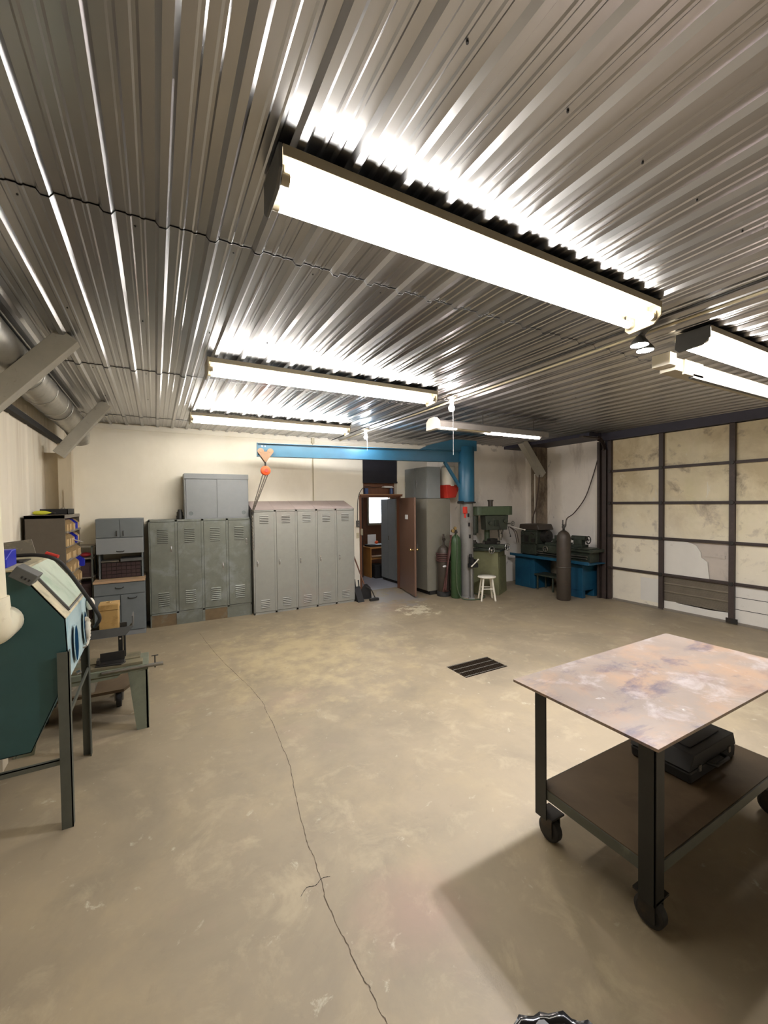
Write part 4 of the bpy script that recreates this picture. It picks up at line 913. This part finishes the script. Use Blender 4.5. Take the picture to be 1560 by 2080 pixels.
for t_ in (BL-.08,BL-.13):
    for s_ in (-1,1): q.cyl(bp_(t_,s_*.004,2.79),bp_(t_,s_*.02,2.79),.010,n=10)
each(q,'bolt','chrome',r)
# top gusset plates over the mast
q = MB()
for s_ in (-.06,.05):
    poly = [(-.06,2.84),(-.06,3.04),(.45,3.05),(.95,2.93),(1.15,2.84)]
    vs = [bp_(t,s_,z) for t,z in poly]+[bp_(t,s_+.012,z) for t,z in poly]; n=len(poly)
    q._add(vs,[tuple(range(n))[::-1],tuple(range(n,2*n))]+[(k,(k+1)%n,n+(k+1)%n,n+k) for k in range(n)])
q.build('gusset_plate','blue',r)
MB().beam(bp_(.62,0,2.62),bp_(.19,0,2.0),.05,.05).build('knee_strut','blue',r)
q = MB(); q.torus((cx,cy,1.84),.165,.015,'Z',28); q.box((cx-.24,cy-.10,1.82),(cx-.15,cy-.02,1.87)); q.build('swivel_collar','black',r)
tag(MB().box((5.11,6.05,1.63),(5.17,6.12,1.76)).cyl((5.14,6.085,1.55),(5.14,6.085,1.63),.02,n=10).build('red_plug_box','red_p',org=(5.14,6.08,1.55),bevel=.006),'small red plug box on the grey crane column','plug box')
for k,(zz,lab) in enumerate(((1.56,'upper dark clip on the grey crane column'),(1.38,'middle dark clip on the grey crane column'),(1.15,'lower dark clip on the grey crane column'))):
    a = R(-115 + k*6); tag(MB().box((cx+math.cos(a)*.129-.015,cy+math.sin(a)*.129-.012,zz),(cx+math.cos(a)*.129+.015,cy+math.sin(a)*.129+.008,zz+.07)).build('column_clip','black',org=(cx,cy-.13,zz),bevel=.002),lab,'clip','clips on the crane column')
# hoist with chain
hp0 = bp_(BL-.13,0,0); hx0, hy0 = hp0.x, hp0.y
r = thing('chain_hoist','orange chain hoist hanging from the tan trolley at the boom tip','hoist',(hx0,hy0,2.4))
for s_ in (-1,1):
    poly = [(-.075+.05*math.cos(a),2.70+.05*math.sin(a)) for a in [PI*1.05-PI*j/8 for j in range(8)]]+[(-.02,2.695),(.02,2.695)]+[(.075+.05*math.cos(a),2.70+.05*math.sin(a)) for a in [PI*.82-PI*j/8 for j in range(8)]]+[(.03,2.56),(.012,2.53),(-.012,2.53),(-.03,2.56)]
    o2 = s_*.068; vs = [Vector((hx0,hy0,0))+bd*t+bn*o2+Vector((0,0,z)) for t,z in poly]+[Vector((hx0,hy0,0))+bd*t+bn*(o2+s_*.008)+Vector((0,0,z)) for t,z in poly]; n=len(poly)
    q = MB(); q._add(vs,[tuple(range(n))[::-1],tuple(range(n,2*n))]+[(k,(k+1)%n,n+(k+1)%n,n+k) for k in range(n)]); q.build('trolley_plate','trolley',r)
    for t_ in (-.07,.07):
        c0 = Vector((hx0,hy0,2.70))+bd*t_; MB().cyl(c0+bn*s_*.02,c0+bn*s_*.062,.045,n=20).cyl(c0+bn*s_*.062,c0+bn*s_*.085,.022,n=12).build('trolley_wheel','trolley',r)
MB().cyl(Vector((hx0,hy0,2.55))-bn*.07,Vector((hx0,hy0,2.55))+bn*.07,.014,n=12).tube([(hx0,hy0,2.55),(hx0,hy0,2.50),(hx0,hy0,2.47)],.014,8).build('hanger_pin','iron',r)
q = MB(); q.lathe([(.02,-.05),(.07,-.045),(.078,-.02),(.078,.02),(.07,.045),(.02,.05)],(hx0,hy0,2.395),24,'Y'); q.build('hoist_body','orange',r,bevel=.003)
MB().lathe([(.03,-.062),(.03,-.05)],(hx0,hy0,2.395),20,'Y').build('hoist_badge','red_p',r)
def chain(q, p0, p1, n):
    p0,p1 = Vector(p0),Vector(p1); d_ = (p1-p0)/n
    for k in range(n):
        c0 = p0+d_*(k+.5); u = d_.normalized(); sd = u.cross(Vector((0,1,0)) if k%2 else Vector((1,0.3,0))).normalized(); a_ = d_.length*.68; w_ = d_.length*.34
        q.tube([c0+u*a_*math.cos(t)+sd*w_*math.sin(t) for t in [2*PI*j/8 for j in range(9)]],d_.length*.17,5)
    return q
ed = (1.395,6.98,1.72)
for dx_ in (-.045,.0,.035):
    q = chain(MB(),(hx0+dx_,hy0,2.33),(ed[0]+dx_*.25,ed[1],ed[2]),30); q.build('load_chain','chain',r)
q = chain(MB(),(1.392,6.985,1.72),(1.396,6.99,1.10),22); q.build('hanging_chain','chain',r,label='chain hanging down between the two locker rows')
MB().cyl((1.395,6.985,1.74),(1.395,6.985,1.68),.016,n=10).build('hook','iron',r)

# ================================================================== GAS CYLINDERS BY THE COLUMN
def cyl_body(q, x, y, rr, h): return q.lathe([(rr*.9,0),(rr,.02),(rr,h-.16),(rr*.93,h-.10),(rr*.72,h-.045),(rr*.4,h-.01),(.03,h)],(x,y,0),28)
r = thing('oxygen_cylinder','green gas cylinder leaning in front of the crane column','gas cylinder',(5.06,6.27,0))
cyl_body(MB(),5.06,6.27,.102,1.22).build('bottle','green_c',r)
q = MB(); q.cyl((5.06,6.27,1.21),(5.06,6.27,1.30),.022,n=12).cyl((5.02,6.27,1.27),(5.10,6.27,1.27),.014,n=10).torus((5.06,6.27,1.31),.03,.007,'Z',16,6); q.build('valve','iron',r)
q = MB(); q.cyl((4.96,6.25,1.29),(5.02,6.27,1.27),.02,n=12); q.cyl((4.95,6.21,1.30),(4.95,6.24,1.30),.032,n=16).cyl((5.0,6.20,1.35),(5.0,6.23,1.35),.030,n=16); q.build('regulator','brass',r)
r = thing('acetylene_cylinder','dark gas cylinder draped with maroon hoses beside the green one','gas cylinder',(4.97,6.54,0))
cyl_body(MB(),4.97,6.54,.125,1.0).build('bottle','dark_c',r)
MB().lathe([(.135,0),(.135,.10),(.127,.10)],(4.97,6.54,0),28).build('foot_ring','rubber',r)
q = MB(); q.cyl((4.97,6.54,.99),(4.97,6.54,1.22),.02,n=12).cyl((4.93,6.5,1.10),(4.93,6.5,1.18),.022,n=12).cyl((4.93,6.46,1.12),(4.93,6.49,1.12),.032,n=14); q.build('regulator','dark_c',r)
for k in range(5):
    a = .03*k
    q = MB().tube(smooth([(4.96,6.27+.01*k,1.22),(4.93+a*.3,6.30,1.0),(4.93-a*.3,6.35-.012*k,.78-.03*k),(4.90-a*.3,6.36-.012*k,.50-.04*k),(4.84+a*.1,6.36-.01*k,.22-.015*k),(4.83+a,6.38,.12)]),.014,8); q.build('gas_hose','maroon',r)
for k in range(5): MB().torus((4.97,6.54,.70+.035*k),.140,.011,'Z',28,8,(1,1)).build('hose_coil','maroon',r)
MB().sphere((4.90,6.415,.60),.03,12,(1.6,.7,.7)).build('tag_bundle','paper',r)
q = MB().tube(smooth([(5.0,6.17,1.25),(5.0,6.15,1.0),(4.98,6.14,.75),(4.96,6.13,.5),(4.97,6.12,.22),(5.02,6.05,.04),(5.16,5.93,.014),(5.36,5.89,.014),(5.56,6.02,.014),(5.60,6.18,.014),(5.50,6.36,.014)]),.011,8)
tag(q.build('green_hose','mill',org=(5.1,6.2,0)),'dark green hose hanging from the green cylinder and looping on the floor','hose')
r = thing('pedestal_vise','black vise on a thin stand with a white handle by the crane column','vise',(5.24,6.0,0))
MB().cyl((5.25,6.04,.02),(5.25,6.04,.60),.022,n=12).lathe([(.06,0),(.06,.02),(.03,.022)],(5.25,6.04,0),20).build('stand','greypipe',r)
q = MB(); q.box((5.18,5.97,.60),(5.36,6.07,.68)).box((5.20,5.97,.68),(5.25,6.07,.80)).box((5.28,5.97,.68),(5.32,6.07,.76)).cyl((5.21,6.02,.80),(5.21,6.02,.86),.03,n=12); q.build('vise_body','black',r,bevel=.006)
MB().cyl((5.17,5.94,.64),(5.32,5.93,.755),.011,n=10).sphere((5.32,5.93,.755),.017,10).sphere((5.17,5.94,.64),.015,10).build('handle_bar','white_p',r)

# ================================================================== MILL DRILL
A = Vector((5.885,5.96,0)); U = Vector((.87,.49,0)).normalized(); V = Vector((-U.y,U.x,0))
def ml(u,v,z): return A+U*u+V*v+Vector((0,0,z))
r = thing('milling_machine','green upright milling machine on an olive cabinet base','milling machine',tuple(A+U*.3+V*.3))
def hexa(q, lo, hi):
    return q._add(lo+hi,[(3,2,1,0),(4,5,6,7),(0,1,5,4),(1,2,6,5),(2,3,7,6),(3,0,4,7)])
q = MB(); hexa(q,[ml(0,0,0),ml(.56,0,0),ml(.56,.56,0),ml(0,.56,0)],[ml(.03,.03,.86),ml(.50,.03,.86),ml(.50,.53,.86),ml(.03,.53,.86)]); q.build('base_cabinet','mill_b',r,bevel=.006)
q = MB(); hexa(q,[ml(.06,-.012+.012,.10),ml(.50,0,.10),ml(.50,.004,.75),ml(.07,.026,.75)],[ml(.06,-.006,.10),ml(.50,-.006,.10),ml(.49,.018,.75),ml(.07,.018,.75)]); q.build('base_door','mill_b',r)
q = MB(); q.prism([(0,0),(0,0)],'Z',0,0) if False else None
hexa(q,[ml(-.02,-.02,.86),ml(.52,-.02,.86),ml(.52,.56,.86),ml(-.02,.56,.86)],[ml(-.03,-.03,.90),ml(.53,-.03,.90),ml(.53,.57,.90),ml(-.03,.57,.90)]); q.build('drip_pan','mill_d',r,bevel=.004)
q = MB(); hexa(q,[ml(.0,-.10,.93),ml(.20,-.10,.93),ml(.20,.62,.93),ml(.0,.62,.93)],[ml(-.01,-.10,1.0),ml(.21,-.10,1.0),ml(.21,.62,1.0),ml(-.01,.62,1.0)]); q.build('work_table','mill_d',r,bevel=.004)
q = MB(); hexa(q,[ml(.02,.15,.89),ml(.30,.15,.89),ml(.30,.45,.89),ml(.02,.45,.89)],[ml(.04,.18,.94),ml(.28,.18,.94),ml(.28,.42,.94),ml(.04,.42,.94)]); q.build('saddle','mill_d',r,bevel=.004)
def wheel(q, c, ax, rr, t=.008):
    c = Vector(c); q.torus(c, rr, t, ax, 22, 8)
    for k in range(3):
        a = 2*PI*k/3+.4; e = Vector((math.cos(a)*rr,0,math.sin(a)*rr)) if ax=='Y' else Vector((0,math.cos(a)*rr,math.sin(a)*rr)); q.cyl(c, c+e, t*.7, n=6)
    return q
wheel(MB(), ml(.10,.66,.95),'X',.06).cyl(ml(.10,.62,.96),ml(.10,.68,.95),.018,n=10).build('handwheel','steel',r)
wheel(MB(), ml(.06,-.15,.96),'Y',.065).cyl(ml(.10,-.10,.96),ml(.06,-.17,.96),.018,n=10).build('handwheel','chrome',r)
wheel(MB(), ml(-.08,.12,.90),'Y',.07).cyl(ml(0,.12,.90),ml(-.1,.12,.90),.018,n=10).build('handwheel','chrome',r)
q = MB(); cc = ml(.32,.34,0); q.cyl((cc.x,cc.y,.86),(cc.x,cc.y,1.06),.10,.075,n=20).cyl((cc.x,cc.y,1.0),(cc.x,cc.y,1.62),.055,n=20); q.build('column','mill',r)
q = MB(); ex = Vector((cc.x,cc.y,0)); hd = Vector((.88,-.47,0)).normalized(); hn = Vector((-hd.y,hd.x,0))
pl = []
for k in range(24):
    a = 2*PI*k/24; s1 = .28 if math.cos(a)>0 else -.28; pl.append((s1+.17*math.cos(a), .17*math.sin(a)))
pc = Vector((5.98,6.28,0)); pu = Vector((.95,-.31,0)).normalized(); pv = Vector((-pu.y,pu.x,0))
def pp(a_,b_,z): return pc+pu*a_+pv*b_+Vector((0,0,z))
q._add([pp(a_,b_,1.58) for a_,b_ in pl]+[pp(a_,b_,1.755) for a_,b_ in pl],[tuple(range(24))[::-1],tuple(range(24,48))]+[(k,(k+1)%24,24+(k+1)%24,24+k) for k in range(24)])
q.build('pulley_cover','mill',r,bevel=.008)
MB().cyl((5.95,6.26,1.75),(5.95,6.26,1.86),.048,n=18).cyl((5.95,6.26,1.86),(5.95,6.26,1.885),.06,n=18).build('spindle_cap','dark_c',r)
q = MB(); hexa(q,[pp(-.16,-.12,1.28),pp(.30,-.12,1.28),pp(.30,.12,1.28),pp(-.16,.12,1.28)],[pp(-.18,-.13,1.575),pp(.32,-.13,1.575),pp(.32,.13,1.575),pp(-.18,.13,1.575)]); q.box(tuple(pp(.02,-.16,1.36)),tuple(pp(.02,-.16,1.36)+Vector((.10,.05,.12)))).cyl(pp(.24,-.14,1.46),pp(.24,-.19,1.46),.04,n=16).cyl(pp(-.08,-.13,1.42),pp(-.08,-.17,1.42),.035,n=16); q.build('head_casting','mill_d',r,bevel=.01)
q = MB(); q.cyl(pp(-.36,.02,1.22),pp(-.36,.02,1.57),.085,n=20).cyl(pp(-.36,.02,1.18),pp(-.36,.02,1.22),.05,n=16); q.build('motor','mill_d',r)
q = MB(); q.cyl(pp(.20,-.02,1.12),pp(.20,-.02,1.32),.045,n=18).cyl(pp(.20,-.02,1.06),pp(.20,-.02,1.12),.022,n=14).cyl(pp(.20,-.02,1.24),pp(.20,-.02,1.30),.06,n=18); q.build('quill','steel',r)
wheel(MB(), pp(.42,-.12,1.40),'Y',.045).cyl(pp(.34,-.05,1.40),pp(.42,-.13,1.40),.016,n=10).build('feed_wheel','steel',r)
q = MB(); q.cyl(pp(.40,-.10,1.34),pp(.66,-.16,1.27),.007,n=8).sphere(pp(.66,-.16,1.27),.018,10); q.build('feed_lever','white_p',r)
q = MB(); q.cyl(pp(.30,-.15,1.35),pp(.34,-.17,1.16),.006,n=8).sphere(pp(.34,-.17,1.15),.016,10).cyl(pp(.10,-.15,1.42),pp(.14,-.17,1.22),.006,n=8).sphere(pp(.14,-.17,1.21),.016,10); q.build('quill_lever','iron',r)
q = MB()
for k in (0,.04): q.tube(smooth([pp(.40,-.02,1.33),pp(.50+k,-.02,1.24),pp(.54+k,-.02,1.12),pp(.56+k,-.02,1.0)]),.009,8)
q.build('cable_loop','copper',r)
q = MB(); q.beam(ml(.02,.30,1.03),ml(.30,.10,1.03),.13,.06).beam(ml(.12,.24,1.08),ml(.26,.14,1.08),.12,.05); q.build('machine_vise','iron',r,bevel=.004)
q = MB()
for k,(u,v) in enumerate(((.06,.5),(.12,.05),(-.02,.3),(.14,.55))): q.box(tuple(ml(u,v,1.0)),tuple(ml(u,v,1.0)+Vector((.05,.04,.03+.01*k))))
each(q,'clamp_block','steel',r,bevel=.003)

# ================================================================== STOOL
sx0, sy0 = 5.44,5.83
r = thing('wooden_stool','small white wooden stool in front of the milling machine','stool',(sx0,sy0,0))
MB().lathe([(.02,.425),(.165,.425),(.172,.435),(.165,.452),(.02,.455)],(sx0,sy0,0),28).build('seat','stool',r)
Ls = []
for a in (20,110,200,290):
    ca,sa = math.cos(R(a-5)),math.sin(R(a-5)); t0 = Vector((sx0+ca*.11,sy0+sa*.11,.426)); t1 = Vector((sx0+ca*.185,sy0+sa*.185,0)); Ls.append((t0,t1)); MB().cyl(t1,t0,.017,.019,n=12).build('leg','stool',r)
for k in range(4):
    f_ = .62 if k%2 else .48; a_, b_ = Ls[k][0].lerp(Ls[k][1],f_), Ls[(k+1)%4][0].lerp(Ls[(k+1)%4][1],f_); MB().cyl(a_,b_,.009,n=8).build('stretcher','stool',r)

# ================================================================== LATHE
r = thing('metal_lathe','blue based metal lathe along the right wall','lathe',(7.3,5.7,0))
q = MB(); q.box((6.97,6.04,0),(7.48,6.27+.30,.66)); q.build('headstock_cabinet','blue_l',r,bevel=.006)
MB().box((6.962,6.16,.05),(6.97,6.50,.60)).build('cabinet_door','blue_l',r,bevel=.002)
q = MB(); q.box((7.02,4.95,.14),(7.50,5.42,.63)).box((7.02,4.95,0),(7.10,5.42,.14)).box((7.36,4.95,0),(7.50,5.42,.14)).box((7.10,5.36,0),(7.36,5.42,.14)); q.build('tailstock_cabinet','blue_l',r,bevel=.006)
q = MB(); q.prism([(6.86,.665),(6.86,.72),(6.875,.72),(6.92,.68),(7.58,.68),(7.62,.76),(7.63,.76),(7.60,.665)],'Y',4.72,6.62); q.build('chip_tray','blue_l',r)
q = MB(); q.prism([(7.06,.68),(7.05,.84),(7.02,.88),(7.02,.95),(7.36,.95),(7.36,.88),(7.33,.84),(7.32,.68)],'Y',4.82,6.45); q.build('bed','mill_d',r,bevel=.004)
MB().box((7.0,4.74,.88),(7.40,5.30,.915)).box((7.02,4.74,.915),(7.38,5.30,.93)).build('bed_end_plate','mill_d',r,bevel=.003)
q = MB(); q.box((6.98,5.98,.95),(7.42,6.42,1.20)); q.prism([(5.98,1.20),(6.42,1.20),(6.40,1.33),(6.04,1.33)],'X',7.0,7.4); q.build('headstock','mill_d',r,bevel=.012)
MB().prism([(5.90,1.24),(6.46,1.24),(6.44,1.36),(5.96,1.36)],'X',6.97,7.42).build('headstock_cover','dark_c',r,bevel=.02)
q = MB(); q.cyl((7.20,5.98,1.10),(7.20,5.86,1.10),.13,n=28).cyl((7.20,5.86,1.10),(7.20,5.83,1.10),.04,n=16); q.build('chuck','iron',r,bevel=.004)
q = MB(); q.box((6.93,5.45,.80),(7.06,5.78,.95)).box((6.98,5.45,.95),(7.42,5.78,1.0)).box((7.08,5.50,1.0),(7.30,5.68,1.08)).box((7.12,5.56,1.08),(7.22,5.66,1.15)); q.build('carriage','mill_d',r,bevel=.005)
q = MB(); wheel(q,(6.90,5.70,.88),'X',.055).cyl((6.93,5.70,.88),(6.88,5.70,.88),.015,n=10); q.build('carriage_wheel','steel',r)
q = MB(); q.box((6.965,6.03,.98),(6.98,6.12,1.06)).box((6.965,6.20,.98),(6.98,6.30,1.12)).cyl((6.98,6.06,1.14),(6.90,6.06,1.18),.008,n=8).sphere((6.90,6.06,1.18),.018,10).cyl((6.98,6.30,1.16),(6.92,6.34,1.10),.008,n=8).sphere((6.92,6.34,1.10),.018,10); q.build('gear_lever','iron',r)
q = MB(); q.box((6.98,6.0,.72),(7.04,6.42,.92)); q.build('gearbox','mill_d',r,bevel=.006)
q = MB(); q.cyl((7.01,4.85,.80),(7.01,6.0,.80),.012,n=10).cyl((7.0,4.85,.76),(7.0,6.0,.76),.010,n=10); q.build('lead_screw','steel',r)
q = MB(); q.box((7.10,5.02,.95),(7.30,5.26,1.0)).box((7.14,5.06,1.0),(7.26,5.24,1.12)).cyl((7.2,5.0,1.12),(7.2,5.30,1.12),.05,n=18); q.build('tailstock','mill_d',r,bevel=.006)
q = MB(); c0 = Vector((7.16,4.93,1.10)); q.torus(c0,.07,.009,'Y',22,8); q.cyl((7.2,5.02,1.12),c0,.014,n=10)
for k in range(3): a = 2*PI*k/3; q.cyl(c0,c0+Vector((math.cos(a)*.07,0,math.sin(a)*.07)),.006,n=6)
q.build('tailstock_wheel','iron',r)
tag(MB().box((6.95,5.45,.30),(7.30,6.03,.33)).cyl((7.0,5.6,.0),(7.0,5.6,.3),.02,n=8).cyl((7.25,5.6,.0),(7.25,5.6,.3),.02,n=8).cyl((7.0,5.98,.0),(7.0,5.98,.3),.02,n=8).cyl((7.25,5.98,.0),(7.25,5.98,.3),.02,n=8).build('low_shelf_bench','mill_d',org=(7.1,5.7,0),bevel=.002),'low dark bench between the two blue lathe cabinets','bench')
tag(MB().lathe([(.07,0),(.08,.16),(.075,.17),(.02,.175)],(7.22,5.55,.33),20).build('pale_bucket','white_p',org=(7.22,5.55,.33)),'pale bucket on the low bench under the lathe','bucket')
# dark cylinder before the lathe
r = thing('argon_cylinder','tall dark gas cylinder standing alone in front of the lathe','gas cylinder',(6.80,5.20,0))
cyl_body(MB(),6.80,5.20,.125,1.30).build('bottle','dark_c',r)
q = MB(); q.cyl((6.80,5.20,1.29),(6.80,5.20,1.38),.022,n=12).cyl((6.76,5.18,1.35),(6.70,5.14,1.37),.018,n=10).cyl((6.70,5.14,1.30),(6.70,5.14,1.50),.009,n=8).torus((6.80,5.20,1.40),.028,.007,'Z',14,6).cyl((6.69,5.12,1.37),(6.67,5.10,1.37),.030,n=14); q.build('regulator','iron',r)
MB().torus((6.80,5.20,.62),.130,.006,'Z',28,6).build('retaining_wire','steel',r)
MB().cyl((6.66,5.28,1.10),(6.72,5.25,1.10),.012,n=8).build('bracket','iron',r)
r.location.x -= .15; r.location.y -= .12
# hoses and cords in the right corner
tag(MB().tube(smooth([(7.35,6.2,2.70),(7.30,6.20,2.2),(7.22,6.20,1.75),(7.12,6.20,1.50),(7.10,6.2,1.37)]),.012,8).build('hanging_hose','copper',org=(7.2,6.2,1.37)),'brown hose hanging from the corner brace down to the lathe','hose')
tag(MB().cyl((7.34,6.34,1.2),(7.34,6.34,2.45),.012,n=8).build('corner_conduit','white_p',org=(7.34,6.34,1.2)),'pale thin conduit on the sooty corner post','conduit')
tag(MB().tube(smooth([(7.66,4.98,2.98),(7.66,5.06,2.7),(7.65,5.18,2.3),(7.63,5.33,1.9),(7.6,5.55,1.6),(7.5,5.65,1.48),(7.0,5.30,1.36),(6.68,5.10,1.36)]),.010,8).build('wall_cable','copper',org=(7.6,5.3,1.4)),'dark cable swinging down the right wall to the lone gas cylinder','cable')
